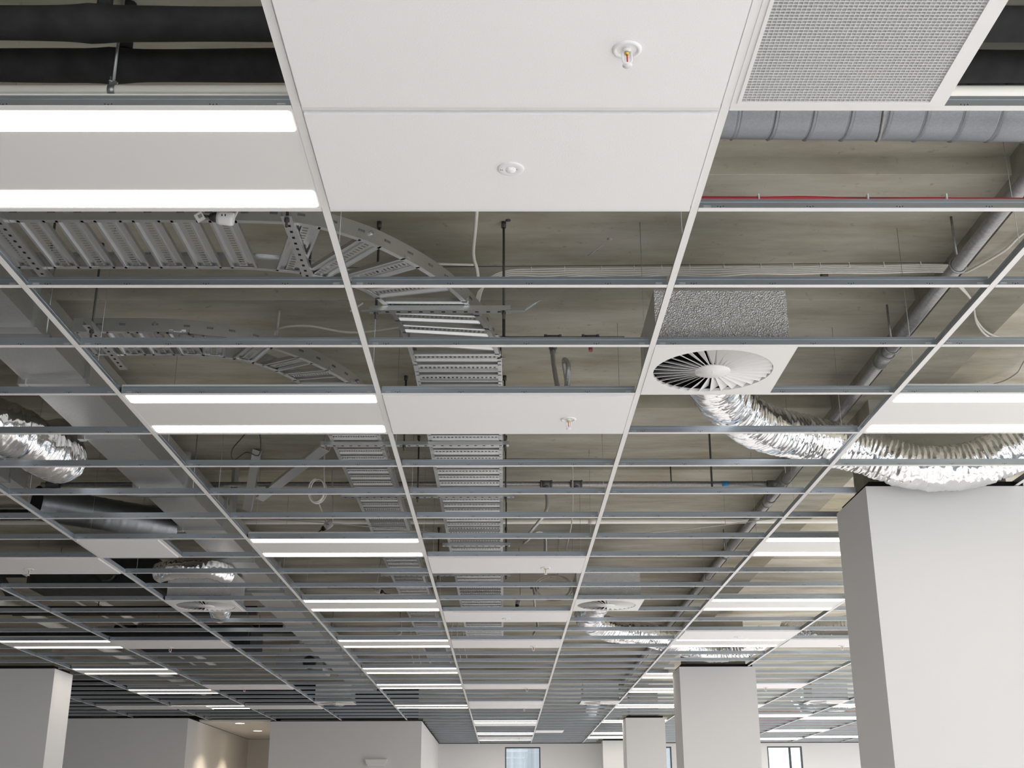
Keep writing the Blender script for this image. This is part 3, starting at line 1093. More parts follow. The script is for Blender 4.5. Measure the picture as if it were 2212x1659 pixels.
t = thing('condensate_pipe', 'cream drain pipe crossing the open bays before the first distant lights', 'pipe', P(0, 10.135, 2.446), 'cream drain pipes')
MB().tube([P(-4.8, 10.135, 2.446), P(3.3, 10.135, 2.446)], 0.0195, 14).build('pipe_run', M['pvc'], t, t.location)
MB().tube([P(0.71, 10.135, 2.446), P(0.77, 10.135, 2.446)], 0.023, 14).build('coupling', M['pvc'], t, t.location)
MB().tube([P(-0.3, 10.135, 2.45), P(-0.3, 10.135, 2.624)], 0.004, 6).build('hanger_rod', M['zinc'], t, t.location)

# sprinkler range pipes with cast fittings
def tee_fitting(x, y, h, parent, drop=True):
    m = MB()
    m.tube([P(x - 0.04, y, h), P(x + 0.04, y, h)], 0.026, 14)
    m.tube([P(x - 0.046, y, h), P(x - 0.032, y, h)], 0.029, 14)
    m.tube([P(x + 0.032, y, h), P(x + 0.046, y, h)], 0.029, 14)
    if drop:
        m.tube([P(x, y, h), P(x, y, h - 0.055)], 0.022, 14)
    m.build('tee_fitting', M['castiron'], parent, parent.location)


k_ = 2.47 / 2.4
py = 8.77 * k_
t = thing('sprinkler_pipe', 'grey steel sprinkler pipe with two tee fittings behind the cable ladder', 'pipe', P(0, py, 2.47), 'sprinkler pipes above the grid')
MB().tube([P(-3.5, py, 2.47), P(2.06, py, 2.47)], 0.019, 16).build('pipe_run', M['pipe'], t, t.location)
tee_fitting(0.312 * k_, py, 2.47, t)
tee_fitting(0.534 * k_, py, 2.47, t)
e = MB()
e.tube([P(2.0, py, 2.47), P(2.05, py, 2.47), P(2.07, py + 0.02, 2.465), P(2.075, py + 0.05, 2.44), P(2.075, py + 0.06, 2.42)], 0.026, 14)
e.build('elbow', M['castiron'], t, t.location)
MB().tube([P(1.655, py, 2.47), P(1.705, py, 2.47)], 0.0196, 16).build('tape_band', M['tape'], t, t.location)
MB().tube([P(-3.46, py, 2.47), P(-3.36, py, 2.47)], 0.03, 14).build('coupling', M['castiron'], t, t.location)
MB().tube([P(1.27, py, 2.48), P(1.27, py, 2.624)], 0.005, 8).build('hanger_rod', M['rod'], t, t.location)
t = thing('sprinkler_pipe', 'short grey sprinkler pipe with two tee fittings beside the largest plenum box', 'pipe', P(0.3, 5.99, 2.45), 'sprinkler pipes above the grid')
MB().tube([P(-0.02, 6.06, 2.45), P(0.64, 6.06, 2.45)], 0.019, 16).build('pipe_run', M['pipe'], t, t.location)
tee_fitting(0.26, 6.06, 2.45, t)
tee_fitting(0.46, 6.06, 2.45, t, False)
MB().tube([P(0.46, 6.06, 2.45), P(0.46, 6.06, 2.40), P(0.46, 6.055, 2.385)], 0.011, 12).build('red_plug', mat('dull_red_plug', (0.28, 0.08, 0.07), 0.5), t, t.location)
MB().tube([P(0.0, 6.06, 2.46), P(0.0, 6.06, 2.624)], 0.008, 8).build('hanger_rod', M['rod'], t, t.location)
t = thing('sprinkler_pipe', 'distant grey sprinkler pipe above the second swirl diffuser', 'pipe', P(0, 13.2, 2.47), 'sprinkler pipes above the grid')
MB().tube([P(-1.9, 13.2, 2.47), P(2.05, 13.2, 2.47)], 0.019, 12).build('pipe_run', M['pipe'], t, t.location)
tee_fitting(0.33, 13.2, 2.47, t)

# drain pipe along the concrete beam
t = thing('drain_pipe', 'grey steel drain pipe running along the long concrete beam', 'pipe', P(2.04, 9, 2.38), None)
MB().tube([P(2.04, 3.9, 2.38), P(2.04, 21.5, 2.38)], 0.031, 24).build('pipe_run', M['pipe'], t, t.location)
for y in (6.15, 9.2, 12.3, 15.4):
    m = MB()
    m.tube([P(2.04, y - 0.075, 2.38), P(2.04, y + 0.075, 2.38)], 0.037, 24)
    m.tube([P(2.04, y - 0.08, 2.38), P(2.04, y - 0.066, 2.38)], 0.040, 24)
    m.tube([P(2.04, y + 0.066, 2.38), P(2.04, y + 0.08, 2.38)], 0.040, 24)
    m.build('coupling', M['pipe'], t, t.location)
for y in (5.0, 6.0, 8.6, 11.2):
    m = MB()
    m.tube([P(2.04 + 0.036 * math.cos(a * 0.35), y, 2.38 + 0.036 * math.sin(a * 0.35)) for a in range(19)], 0.006, 6)
    m.tube([P(2.04, y, 2.413), P(2.04, y, 2.624)], 0.006, 8)
    m.build('bracket', M['pipe'], t, t.location)

# conduits by the shaded column
for i, (pts, r, lab, mt) in enumerate([
        ([P(-4.52, 11.5, 2.42), P(-4.5, 19.5, 2.42)], 0.032, 'cream conduit running beside the shaded column', M['pvc']),
        ([P(-4.80, 11.0, 2.42), P(-4.74, 13.6, 2.40), P(-4.78, 19.5, 2.42)], 0.012, 'thin cream cable running beside the cream conduit', M['cable']),
        ([P(-5.35, 11.5, 2.30), P(-5.30, 22.3, 2.30)], 0.05, 'pale grey pipe passing the top of the shaded column', M['pvc'])]):
    pipe('conduit', lab, pts, r, mt, 'conduit', 12)
o = MB().tube(spline([P(-5.15, 11.4, 2.3), P(-5.1, 11.7, 2.42), P(-4.98, 11.9, 2.40), P(-4.92, 12.2, 2.25), P(-4.91, 12.25, 2.2)], 0.03), 0.045, 12).build('insulated_pipe', M['black'])
tag(o, 'curved black insulated pipe behind the first tile by the shaded column', 'pipe', 'black insulated pipes')
o = MB().tube([P(-5.5, 12.45, 2.1), P(-2.6, 12.5, 2.1)], 0.045, 12).tube([P(-4.1, 12.475, 2.13), P(-4.1, 12.475, 2.624)], 0.005, 6).build('insulated_pipe', M['black'])
tag(o, 'straight black insulated pipe under the tile bay by the shaded column', 'pipe', 'black insulated pipes')
for i, (y_, h_, r_, w_) in enumerate(((12.75, 2.55, 0.06, 'thick'), (13.1, 2.2, 0.05, 'lower'), (10.3, 2.54, 0.06, 'nearer'), (16.6, 2.54, 0.06, 'deepest'))):
    o = MB().tube([P(-5.2, y_, h_), P(-2.62, y_, h_)], r_, 12).build('insulated_pipe', M['black'])
    tag(o, '%s black insulated pipe crossing the void of the tile bay by the shaded column' % w_, 'pipe', 'black insulated pipes')
o = MB().tube([P(-6.0, 14.6, 2.16), P(-3.0, 14.6, 2.16)], 0.05, 12).build('insulated_pipe', M['black'])
tag(o, 'distant black insulated pipe above the first light by the shaded column', 'pipe', 'black insulated pipes')

# ------------------------------------------------------------------ cable ladders


def resample(pts, n):
    d = [0]
    for a, b in zip(pts[:-1], pts[1:]):
        d.append(d[-1] + (b - a).length)
    out = []
    j = 0
    for i in range(n):
        s_ = d[-1] * i / (n - 1)
        while j < len(d) - 2 and d[j + 1] < s_:
            j += 1
        u = (s_ - d[j]) / max(1e-9, d[j + 1] - d[j])
        out.append(pts[j].lerp(pts[j + 1], min(1, max(0, u))))
    return out


RUNG = [(-0.054, 0.018), (-0.054, 0.0), (-0.044, 0.0), (-0.038, 0.012), (-0.020, 0.012), (-0.017, 0.005)]


def rung_mb(mb, a, b, slots=20):
    a, b = Vector(a), Vector(b)
    t = b - a
    L = t.length
    t.normalize()
    u = Vector((0, 0, 1)).cross(t)
    u.normalize()
    Z = Vector((0, 0, 1))

    def strip(prof):
        n_ = len(prof)
        vs = [a + u * p[0] + Z * p[1] for p in prof] + [b + u * p[0] + Z * p[1] for p in prof]
        mb.add(vs, [(i, i + 1, n_ + i + 1, n_ + i) for i in range(n_ - 1)])
    strip(RUNG + [(-0.011, 0.005)])
    strip([(0.011, 0.005)] + [(-p[0], p[1]) for p in reversed(RUNG)])
    pit = L / slots
    for i in range(slots + 1):
        w = pit * 0.25
        c0 = max(0, i * pit - w)
        c1 = min(L, i * pit + w)
        vs = [a + t * c0 + u * -0.011 + Z * 0.005, a + t * c1 + u * -0.011 + Z * 0.005, a + t * c1 + u * 0.011 + Z * 0.005, a + t * c0 + u * 0.011 + Z * 0.005]
        mb.add(vs, [(0, 1, 2, 3)])
    return mb


def ladder(label, outer_b, inner_b, xstart, yend, cross_rungs, bend_pairs, first_run, xl, xr, h, cut):
    t = thing('cable_ladder', label, 'cable ladder', P((xl + xr) / 2, first_run, h), 'perforated steel cable ladders')
    z = Vector((0, 0, 0))
    # side rails: outer then inner; a C section with a slot row
    for nm, path, sgn in (('outer', outer_b, 1), ('inner', inner_b, -1)):
        pts = spline(path, 0.04)
        rm = MB()
        prof = [(0, 0), (-0.022 * sgn, 0), (-0.022 * sgn, 0.002), (-0.002 * sgn, 0.002), (-0.002 * sgn, 0.066), (-0.022 * sgn, 0.066), (-0.022 * sgn, 0.068), (0, 0.068)]
        # path is walked towards +y; the right-hand side is u = (t.y, -t.x)
        rm.sweep(pts, [(p[0] if nm == 'outer' else p[0], p[1]) for p in prof], 0)
        N = len(pts)
        acc = 0
        for i in range(1, N - 1):
            acc += (pts[i] - pts[i - 1]).length
            if acc > 0.10 and pts[i].y < 8:
                acc = 0
                tt = (pts[i + 1] - pts[i - 1])
                tt.z = 0
                tt.normalize()
                u = Vector((tt.y, -tt.x, 0))
                rm.obox(pts[i] + u * 0.0005 * sgn + Vector((0, 0, 0.036)), tt * 0.015, u * 0.0016, Vector((0, 0, 0.005)), 1)
        rm.build('side_rail', [M['galvt'], M['castiron']], t, t.location)
        for i in range(8, min(N - 1, 70), 14):
            bm = MB()
            tt = (pts[i + 1] - pts[i - 1]).normalized()
            u = Vector((tt.y, -tt.x, 0))
            q = pts[i] + Vector((0, 0, 0.04))
            bm.tube([q - u * 0.01 * sgn, q + u * 0.012 * sgn], 0.008, 6, smooth=False)
            bm.build('bolt', M['zinc'], t, t.location)
    pairs = [(P(x, outer_b[0].y + 0.006, h), P(x, inner_b[0].y - 0.006, h)) for x in cross_rungs] + bend_pairs
    y = first_run
    run = []
    while y < yend:
        run.append((P(xr - 0.006, y, h), P(xl + 0.006, y, h)))
        y += 0.147
    allp = pairs + run
    for a, b in allp[:cut]:
        rung_mb(MB(), a, b).build('rung', M['galvt'], t, t.location)
    if len(allp) > cut:
        rest_ = MB()
        for a, b in allp[cut:]:
            rung_mb(rest_, a, b, 12)
        o = rest_.build('rung', M['galvt'], t, t.location)
        o['kind'] = 'stuff'
    return t


h = 2.2
out1 = [P(x, y, h) for x, y in ((-2.02, 4.216), (-1.5, 4.216), (-1.1, 4.218), (-0.885, 4.228), (-0.781, 4.243), (-0.664, 4.301), (-0.53, 4.406), (-0.412, 4.544), (-0.307, 4.695), (-0.208, 4.884), (-0.122, 5.113), (-0.057, 5.361), (-0.019, 5.661), (-0.008, 5.9), (-0.008, 8.0), (-0.008, 16.0))]
in1 = [P(x, y, h) for x, y in ((-2.02, 4.655), (-1.5, 4.655), (-1.1, 4.66), (-0.935, 4.686), (-0.859, 4.705), (-0.78, 4.750), (-0.66, 4.83), (-0.575, 4.935), (-0.516, 5.107), (-0.478, 5.38), (-0.457, 5.75), (-0.455, 6.0), (-0.455, 8.0), (-0.455, 16.0))]
bend1 = [(P(-0.76, 4.262, h), P(-0.90, 4.69, h)), (P(-0.53, 4.415, h), P(-0.80, 4.735, h)), (P(-0.375, 4.595, h), P(-0.70, 4.80, h)), (P(-0.245, 4.82, h), P(-0.578, 4.91, h)), (P(-0.155, 5.045, h), P(-0.523, 5.04, h)), (P(-0.105, 5.20, h), P(-0.493, 5.16, h)), (P(-0.067, 5.36, h), P(-0.468, 5.30, h)), (P(-0.04, 5.53, h), P(-0.453, 5.46, h))]
ladder('wide perforated cable ladder curving from the near lights to the middle bay', out1, in1, -2.0, 15.6, [-1.96 + 0.147 * i for i in range(7)], bend1, 5.68, -0.455, -0.008, h, 84)
out2 = [P(x, y, h) for x, y in ((-2.02, 5.335), (-1.7, 5.335), (-1.55, 5.345), (-1.434, 5.37), (-1.292, 5.416), (-1.155, 5.505), (-1.003, 5.672), (-0.871, 5.888), (-0.779, 6.119), (-0.738, 6.4), (-0.732, 6.8), (-0.732, 8.0), (-0.732, 17.5))]
in2 = [P(x, y, h) for x, y in ((-2.02, 5.65), (-1.7, 5.65), (-1.5, 5.655), (-1.417, 5.67), (-1.253, 5.761), (-1.133, 5.928), (-1.066, 6.10), (-1.045, 6.4), (-1.04, 6.8), (-1.04, 8.0), (-1.04, 17.5))]
bend2 = [(P(-1.37, 5.395, h), P(-1.43, 5.665, h)), (P(-1.16, 5.51, h), P(-1.30, 5.73, h)), (P(-0.98, 5.71, h), P(-1.19, 5.83, h)), (P(-0.87, 5.90, h), P(-1.12, 5.96, h)), (P(-0.795, 6.09, h), P(-1.075, 6.09, h)), (P(-0.76, 6.26, h), P(-1.055, 6.24, h))]
ladder('narrow perforated cable ladder curving behind the second lit fitting', out2, in2, -2.0, 17.3, [-1.95 + 0.14 * i for i in range(4)], bend2, 6.40, -1.04, -0.732, h, 84)

# struts and threaded rods that carry the ladders


def strut(label, a, b, rods, tall=True, droph=2.624):
    a, b = Vector(a), Vector(b)
    t = thing('support_strut', label, 'support strut', (a + b) / 2, 'slotted struts under the cable ladders')
    d = (b - a).normalized()
    u = Vector((d.y, -d.x, 0))
    m = MB()
    c = (a + b) / 2
    L = (b - a).length
    m.obox(c + Vector((0, 0, -0.001)), d * L / 2, u * 0.0205, Vector((0, 0, 0.001)))
    m.obox(c + u * 0.0195 + Vector((0, 0, 0.010)), d * L / 2, u * 0.001, Vector((0, 0, 0.0105)))
    m.obox(c - u * 0.0195 + Vector((0, 0, 0.010)), d * L / 2, u * 0.001, Vector((0, 0, 0.0105)))
    n_ = int(L / 0.05)
    for i in range(n_):
        q = a + d * (0.03 + i * 0.05)
        m.obox(q + Vector((0, 0, -0.0022)), d * 0.008, u * 0.0055, Vector((0, 0, 0.0004)), 1)
    m.build('channel', [M['galvt'], M['dark']], t, t.location)
    for q in rods:
        r = MB()
        q = Vector(q)
        r.tube([q + Vector((0, 0, -0.035)), Vector((q.x, q.y, CAMZ + droph))], 0.0055, 8)
        r.tube([q + Vector((0, 0, -0.012)), q + Vector((0, 0, -0.003))], 0.011, 6, smooth=False)
        r.tube([Vector((q.x, q.y, CAMZ + droph - 0.03)), Vector((q.x, q.y, CAMZ + droph))], 0.011, 8)
        r.build('threaded_rod', M['rod'], t, t.location)
    return t


hs_ = 2.178
strut('slotted strut across the bend of the wide cable ladder', P(-0.60, 5.05, hs_), P(0.03, 5.05, hs_), [P(0.0, 5.05, hs_), P(-0.57, 5.05, hs_)])
strut('long slotted strut under both ladders behind the lone sprinkler tile', P(-1.10, 7.08, hs_), P(0.03, 7.08, hs_), [P(0.005, 7.08, hs_), P(-0.6, 7.08, hs_)])
strut('slotted strut under both ladders beside the coiled white cable', P(-1.13, 8.3, hs_), P(0.07, 8.3, hs_), [P(0.012, 8.3, hs_), P(-0.6, 8.3, hs_)])
strut('slotted strut under the wide ladder before the third sprinkler tile', P(-0.50, 9.86, hs_), P(0.05, 9.86, hs_), [P(0.018, 9.86, hs_)])
strut('slotted strut under both ladders behind the third sprinkler tile', P(-1.12, 11.1, hs_), P(0.06, 11.1, hs_), [P(0.018, 11.1, hs_), P(-0.6, 11.1, hs_)])
strut('slotted strut at the cut end of the wide ladder by the rectangular duct', P(-1.915, 4.02, hs_), P(-1.915, 4.74, hs_), [P(-1.915, 4.71, hs_)])
strut('slotted strut at the cut end of the narrow ladder by the rectangular duct', P(-1.905, 5.20, hs_), P(-1.905, 5.78, hs_), [P(-1.905, 5.27, hs_)])
strut('slotted strut under the start of the wide ladder bend', P(-0.82, 4.14, hs_), P(-0.82, 4.74, hs_), [P(-0.82, 4.165, hs_), P(-0.82, 4.715, hs_)])

# clips with bent wire at the first strut
for i, (x, sg) in enumerate(((-0.57, -1), (0.03, 1))):
    m = MB()
    z0 = 2.172
    m.obox(P(x + sg * 0.02, 5.03, z0), (0.045, 0, 0), (0, 0.010, 0), (0, 0, 0.0015))
    m.obox(P(x + sg * 0.085, 5.03, z0 + 0.02), (0.028, 0, 0.02), (0, 0.010, 0), (-0.001, 0, 0.0015))
    m.tube([P(x + sg * 0.10, 5.03, z0 + 0.03), P(x + sg * 0.13, 5.04, z0 + 0.055), P(x + sg * 0.17, 5.06, z0 + 0.064)], 0.0022, 6)
    tag(m.build('fixing_clip', M['zinc']), 'bent zinc clip at the %s end of the strut across the ladder bend' % ('runner' if sg < 0 else 'cable bundle'), 'clip')

# steel stud braces beside the rectangular duct
for i, (a, b, lab) in enumerate(((P(-1.09, 7.16, 2.18), P(-1.90, 9.3, 2.42), 'diagonal galvanised stud brace from the long strut end'), (P(-2.07, 9.09, 2.62), P(-2.07, 9.09, 2.24), 'upright galvanised stud beside the rectangular duct'),
                                 (P(-1.80, 8.60, 2.61), P(-1.93, 9.0, 2.26), 'leaning galvanised stud between the upright one and the brace'))):
    m = MB()
    d = (b - a).normalized()
    u = d.cross(Vector((0.3, 0.2, 1))).normalized()
    v = u.cross(d)
    L = (b - a).length
    m.obox((a + b) / 2, d * L / 2, u * 0.032, v * 0.0008)
    m.obox((a + b) / 2 + u * 0.032 + v * 0.016, d * L / 2, u * 0.0008, v * 0.016)
    m.obox((a + b) / 2 - u * 0.032 + v * 0.016, d * L / 2, u * 0.0008, v * 0.016)
    tag(m.build('steel_stud', M['galvt']), lab, 'steel stud', 'galvanised stud braces')

# ------------------------------------------------------------------ cables


def cable(name, label, ctrl, r, m, cat='cable', step=0.03, n=8, group=None):
    return tag(MB().tube(spline(ctrl, step), r, n).build(name, m), label, cat, group)


t = thing('cable_bundle', 'bundle of white cables clipped along a wire across the soffit to the drain pipe', 'cable', P(1, 5.28, 2.5))
for i in range(5):
    off = i * 0.009
    ctrl = [P(-0.125 - 0.004 * i, 5.33, 2.28), P(-0.105 - 0.004 * i, 5.325, 2.40), P(-0.06, 5.315, 2.47 - off), P(0.03, 5.305, 2.50 - off)]
    for q in range(1, 12):
        x = 0.0 + q * 0.195
        sag = (0.010 if q % 2 else 0) * (i / 3.0) if q < 6 else 0.004 * (q % 2)
        ctrl.append(P(x, 5.30 - 0.025 * x, 2.502 - off - sag))
    MB().tube(spline(ctrl, 0.03), 0.0042, 8).build('cable', M['cable'], t, t.location)
MB().tube([P(-1.2, 5.31, 2.512), P(2.14, 5.245, 2.512)], 0.0018, 6).build('catenary_wire', M['rod'], t, t.location)
for q in range(14):
    x = 0.0 + q * 0.15 + 0.02 * math.sin(q * 5)
    MB().obox(P(x, 5.30 - 0.025 * x, 2.503), (0.0012, 0, 0), (0, 0.008, 0), (0, 0, 0.014)).build('cable_tie', M['whitepl'], t, t.location)
cable('white_cable', 'pair of white cables hanging from the soffit to the bundle in the middle bay', [P(-0.112, 4.60, 2.60), P(-0.118, 4.75, 2.50), P(-0.14, 5.10, 2.49), P(-0.125, 5.2, 2.46), P(-0.12, 5.24, 2.42)], 0.0085, M['cable'])
for i in range(2):
    d = 0.0
    e = 0.022 * i
    cable('white_cable', ('outer' if i else 'inner') + ' white cable sweeping down past the concrete beam from the bundle', [P(2.12, 5.245 + d, 2.49 - e), P(2.15 + d, 5.30, 2.445 - e), P(2.30 + d, 5.53, 2.44), P(2.42 + d, 5.79 - d, 2.445 - e), P(2.58 + d, 6.0 - d, 2.45 - e), P(2.78, 6.07 - d, 2.45 - e), P(3.1, 6.1 - d, 2.46 - e)], 0.006, M['cable'])
cable('white_cable', 'white cable climbing the concrete beam beside the drain pipe', [P(2.145, 5.225, 2.47), P(2.16, 5.21, 2.445), P(2.25, 4.99, 2.445), P(2.28, 4.8, 2.452), P(2.4, 4.3, 2.45)], 0.006, M['cable'])
cable('white_cable', 'white cable curling on the bright soffit past the beam', [P(3.3, 6.3, 2.61), P(3.06, 6.6, 2.58), P(3.08, 6.9, 2.57), P(3.04, 7.1, 2.58), P(2.9, 7.3, 2.61)], 0.006, M['cable'])
cable('white_cable', 'white cable draped across the soffit behind the narrow ladder bend', [P(-1.20, 6.06, 2.62), P(-1.20, 6.02, 2.46), P(-1.19, 5.93, 2.45), P(-1.13, 5.88, 2.45), P(-1.0, 5.87, 2.45), P(-0.79, 5.93, 2.44), P(-0.52, 5.88, 2.45), P(-0.4, 5.88, 2.46)], 0.006, M['cable'])
cable('white_cable', 'short white cable curling through the wide ladder bend', [P(-0.56, 5.2, 2.40), P(-0.57, 5.14, 2.44), P(-0.52, 5.11, 2.45), P(-0.3, 5.13, 2.45), P(-0.14, 5.16, 2.46)], 0.0055, M['cable'])
cable('red_cable', 'red fire cable tied along a wire above the tee before the wide soffit', [P(0.60, 3.60, 1.958), P(0.8, 3.60, 1.956), P(1.0, 3.602, 1.960), P(1.2, 3.603, 1.954), P(1.4, 3.604, 1.957), P(1.6, 3.606, 1.956), P(2.2, 3.61, 1.955)], 0.007, M['red'])
o = MB().tube([P(0.55, 3.606, 1.968), P(2.2, 3.612, 1.963)], 0.0012, 6).build('catenary_wire', M['rod'])
tag(o, 'thin dark wire carrying the red fire cable', 'wire')
for i, x in enumerate((0.84, 1.20, 1.46)):
    m = MB().obox(P(x, 3.597, 1.958), (0.002, 0, 0), (0, 0.010, 0), (0, 0, 0.011))
    tag(m.build('cable_tie', M['whitepl']), 'white cable tie, %s along the red fire cable' % nth(i + 1), 'cable tie', 'ties on the red cable')


def coil(label, c, r1, r2, turns, tail, wire=0.0055):
    pts = []
    for i in range(int(turns * 24) + 1):
        a = 2 * math.pi * i / 24
        f = 1 + 0.10 * math.sin(a * 0.37 + 1)
        pts.append(c + Vector((r1 * f * math.cos(a), 0.03 * math.sin(a * 0.7), r2 * f * math.sin(a))))
    pts += [Vector(q) for q in tail]
    return tag(MB().tube(pts, wire, 8).build('cable_coil', M['cable']), label, 'cable', 'coiled white cables')


coil('coiled white cable hanging in the bay of the diagonal stud brace', P(-1.29, 8.25, 2.21), 0.055, 0.085, 4, [P(-1.25, 8.25, 2.35), P(-1.255, 8.25, 2.5), P(-1.255, 8.26, 2.62)])
cable('white_cable', 'white cable dropping from the coil to the hanging socket', [P(-1.28, 8.27, 2.13), P(-1.285, 8.5, 2.12), P(-1.30, 8.78, 2.13), P(-1.31, 8.85, 2.125)], 0.005, M['cable'])
coil('loose coils of white cable behind the third sprinkler tile', P(0.46, 11.5, 2.14), 0.17, 0.115, 3.3, [P(0.50, 11.5, 2.2), P(0.52, 11.5, 2.4), P(0.52, 11.52, 2.62)])
cable('dark_cable', 'thin dark cable loop hanging below the second lit fitting', [P(-1.55, 7.30, 2.42), P(-1.54, 7.45, 2.33), P(-1.60, 7.70, 2.30), P(-1.66, 7.62, 2.30), P(-1.78, 7.80, 2.30), P(-1.74, 7.56, 2.30), P(-1.60, 7.30, 2.34), P(-1.58, 7.2, 2.42)], 0.004, M['blackpl'])
cable('white_cable', 'long thin cable strung across the soffit behind the hanging socket', [P(-2.12, 9.05, 2.22), P(-1.3, 8.99, 2.16), P(-0.6, 9.2, 2.14), P(0.3, 9.35, 2.12), P(1.2, 9.2, 2.14), P(2.1, 9.0, 2.2)], 0.0035, M['cable'])
cable('white_cable', 'short white cable end above the third sprinkler tile', [P(0.52, 8.96, 2.62), P(0.51, 8.98, 2.2), P(0.47, 9.1, 2.0), P(0.46, 9.15, 1.95)], 0.005, M['cable'])
for i in range(5):
    x = (-0.50, -0.58, -0.66, -1.12, -1.22)[i]
    cable('white_cable', 'pale hanging cable tail, %s from the runner near the fifth light' % nth(i + 1), [P(x, 15.6 + 0.2 * i, 2.62), P(x - 0.02, 15.7 + 0.2 * i, 2.3), P(x + 0.03, 15.8 + 0.2 * i, 2.05)], 0.006, M['cable'], group='hanging cable tails near the fifth light')

# hanging plug sockets with black plugs


def socket(label, c, tilt, tagged=False):
    t = thing('hanging_socket', label, 'power socket', c, 'round white plug sockets in the void')
    d = Vector(tilt).normalized()
    a = Vector(c)
    MB().tube([a, a + d * 0.012, a + d * 0.05, a + d * 0.062], 0.024, 20, rf=lambda i, k: (0.022, 0.0265, 0.0265, 0.023)[i]).build('socket_body', M['whitepl'], t, t.location)
    MB().tube([a - d * 0.028, a - d * 0.012, a], 0.018, 16, rf=lambda i, k: (0.012, 0.019, 0.02)[i]).build('plug', M['blackpl'], t, t.location)
    MB().tube(spline([a - d * 0.028, a - d * 0.06, a - d * 0.09 + Vector((0, 0.05, 0.02))], 0.01), 0.005, 8).build('flex', M['blackpl'], t, t.location)
    g = MB()
    for q in (-1, 1):
        g.obox(a + d * 0.03 + Vector((q * 0.006, -0.0265, 0.0)), (0.002, 0, 0), (0, 0.001, 0), (0, 0, 0.004))
    g.build('marking', M['blackpl'], t, t.location)
    MB().tube([a + d * 0.06, a + d * 0.06 + Vector((0.01, 0.02, 0.05)), Vector((a.x + 0.02, a.y + 0.05, SOFFIT))], 0.005, 8).build('supply_cable', M['cable'], t, t.location)
    if tagged:
        q = a - d * 0.062 + Vector((0, -0.012, -0.012))
        m = MB()
        m.obox(q, (0.013, 0, 0.009), (0, 0.0004, 0), (-0.010, 0, 0.016))
        for e_ in range(6):
            m.obox(q + Vector((-0.004 + 0.0022 * e_, -0.0008, 0.0015 * e_)), (0.0005, 0, 0.0003), (0, 0.0003, 0), (-0.004, 0, 0.0065), 1)
        m.build('paper_tag', [M['paper'], M['blackpl']], t, t.location)


socket('white plug socket with a paper tag in front of the wide cable ladder', P(-1.075, 4.13, 2.165), (1, 0.05, -0.1), True)
socket('white plug socket hanging below the coiled cable', P(-1.32, 8.88, 2.10), (0.8, 0, 0.6))
socket('white plug socket hanging behind the third lit fitting', P(-1.15, 11.45, 2.10), (-0.9, 0, 0.4))
socket('white plug socket hanging before the third swirl diffuser row', P(-1.25, 14.3, 2.10), (0.9, 0, 0.3))
socket('white plug socket beside the wide ladder near the sensor tile', P(0.13, 11.95, 2.06), (0.3, 0, 0.9))

# braided sprinkler hoses with brass ends


def hose(label, ctrl, end, m='brass'):
    t = thing('sprinkler_hose', label, 'hose', ctrl[0], 'braided sprinkler hoses')
    MB().tube(spline(ctrl, 0.02), 0.0125, 12).build('hose', M['hose'], t, t.location)
    e = Vector(end)
    MB().tube([e, e + Vector((0, 0, 0.05))], 0.015, 10).build('end_fitting', M['brass'], t, t.location)
    MB().obox(e + Vector((0, 0, 0.012)), (0.024, 0, 0), (0, 0.014, 0), (0, 0, 0.006)).build('bracket', M['brass'], t, t.location)
    MB().tube([Vector(ctrl[0]), Vector(ctrl[0]) - Vector((0, 0, 0.035))], 0.017, 12).build('collar', M['pipe'], t, t.location)


hose('braided hose with a yellow bracket above the lone sprinkler tile', [P(0.26, 6.06, 2.40), P(0.26, 6.03, 2.32), P(0.27, 5.93, 2.17), P(0.285, 5.80, 2.02), P(0.30, 5.68, 2.01), P(0.315, 5.60, 2.12), P(0.30, 5.72, 2.20), P(0.316, 5.74, 2.08), P(0.318, 5.735, 2.0)], P(0.318, 5.72, 1.945))
hose('grey sprinkler hose curling above the third sprinkler tile', [P(0.321, 9.02, 2.41), P(0.325, 9.0, 2.30), P(0.30, 8.98, 2.22), P(0.22, 9.0, 2.12), P(0.15, 9.08, 2.04), P(0.17, 9.15, 2.06), P(0.25, 9.2, 2.14), P(0.31, 9.25, 2.12), P(0.318, 9.33, 2.02), P(0.318, 9.35, 1.99)], P(0.318, 9.35, 1.945))
hose('distant sprinkler hose behind the small sensor tile', [P(0.33, 13.2, 2.41), P(0.33, 13.25, 2.3), P(0.36, 13.4, 2.1), P(0.34, 13.5, 2.05), P(0.322, 13.62, 2.02)], P(0.322, 13.62, 1.945))

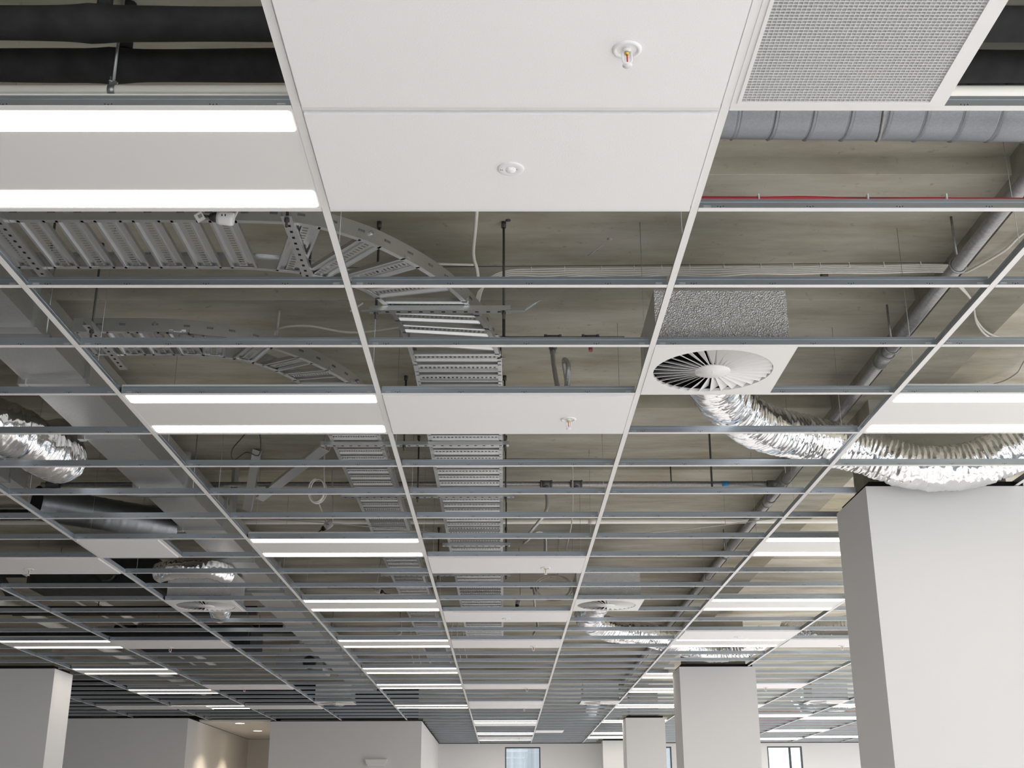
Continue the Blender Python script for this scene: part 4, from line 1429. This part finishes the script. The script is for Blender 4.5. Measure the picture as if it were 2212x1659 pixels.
# marks left on the soffit: anchors and a loose fixing pin
for i, (x, y, lab) in enumerate(((0.50, 5.22, 'steel anchor plate with a loose pin on the soffit of the middle bay'), (0.02, 5.03, 'small dark anchor hole beside the threaded rod'))):
    m = MB()
    m.lathe([(0.0, -0.004), (0.012, -0.004), (0.012, 0.0)], (x, y, SOFFIT), 10)
    if i == 0:
        m.tube([(x - 0.03, y + 0.02, SOFFIT - 0.02), (x - 0.10, y + 0.06, SOFFIT - 0.06)], 0.0022, 6)
    tag(m.build('soffit_anchor', M['rod' if i else 'zinc']), lab, 'anchor')
m = MB().tube([P(1.595, 5.56, 2.624), P(1.595, 5.56, 2.585)], 0.02, 10)
tag(m.build('pipe_stub', M['rod']), 'short dark pipe stub poking from the soffit under the cable bundle', 'pipe stub')
m = MB()
m.bar(P(1.42, 8.1, 2.62), P(1.42, 8.12, 2.2), 0.012, 0.012)
tag(m.build('drop_rod', M['rod']), 'dark drop rod beside the drain pipe', 'rod')

# ------------------------------------------------------------------ corridor lights and wall fitting
for i, (x, y, lab) in enumerate(((-4.93, 23.75, 'round lit downlight nearer the corridor mouth'), (-4.945, 25.6, 'round lit downlight deeper in the corridor'))):
    t = thing('downlight', lab, 'downlight', (x, y, CE - 0.004), 'round corridor downlights')
    MB().lathe([(0.105, 0.0), (0.105, -0.006), (0.088, -0.008), (0.088, -0.002)], n=32).build('trim_ring', M['whitepl'], t)
    MB().lathe([(0.0, -0.003), (0.088, -0.003)], n=32).build('lamp', M['down'], t)
    ld = bpy.data.lights.new('downlight_beam', 'SPOT')
    ld.energy = 85
    ld.color = (1.0, 0.82, 0.58)
    ld.spot_size = math.radians(110)
    ld.spot_blend = 0.5
    ld.shadow_soft_size = 0.07
    lo = bpy.data.objects.new('downlight_beam', ld)
    COL.objects.link(lo)
    lo.location = (x, y, CE - 0.03)
t = thing('emergency_light', 'white emergency light box on the core wall', 'emergency light', (-2.32, 23.3, CAMZ + 1.16))
m = MB()
z1, z0 = CAMZ + 1.215, CAMZ + 1.13
m.add([(-2.52, 23.3, z1), (-2.12, 23.3, z1), (-2.12, 23.22, z1), (-2.52, 23.22, z1), (-2.49, 23.3, z0), (-2.15, 23.3, z0), (-2.15, 23.23, z0), (-2.49, 23.23, z0)],
      [(0, 1, 2, 3), (4, 7, 6, 5), (3, 2, 6, 7), (0, 3, 7, 4), (1, 5, 6, 2), (0, 4, 5, 1)])
m.build('casing', M['whitepl'], t, t.location)
m = MB().box(-2.47, -2.17, 23.235, 23.29, z0 - 0.03, z0)
m.build('lens', M['tile'], t, t.location)
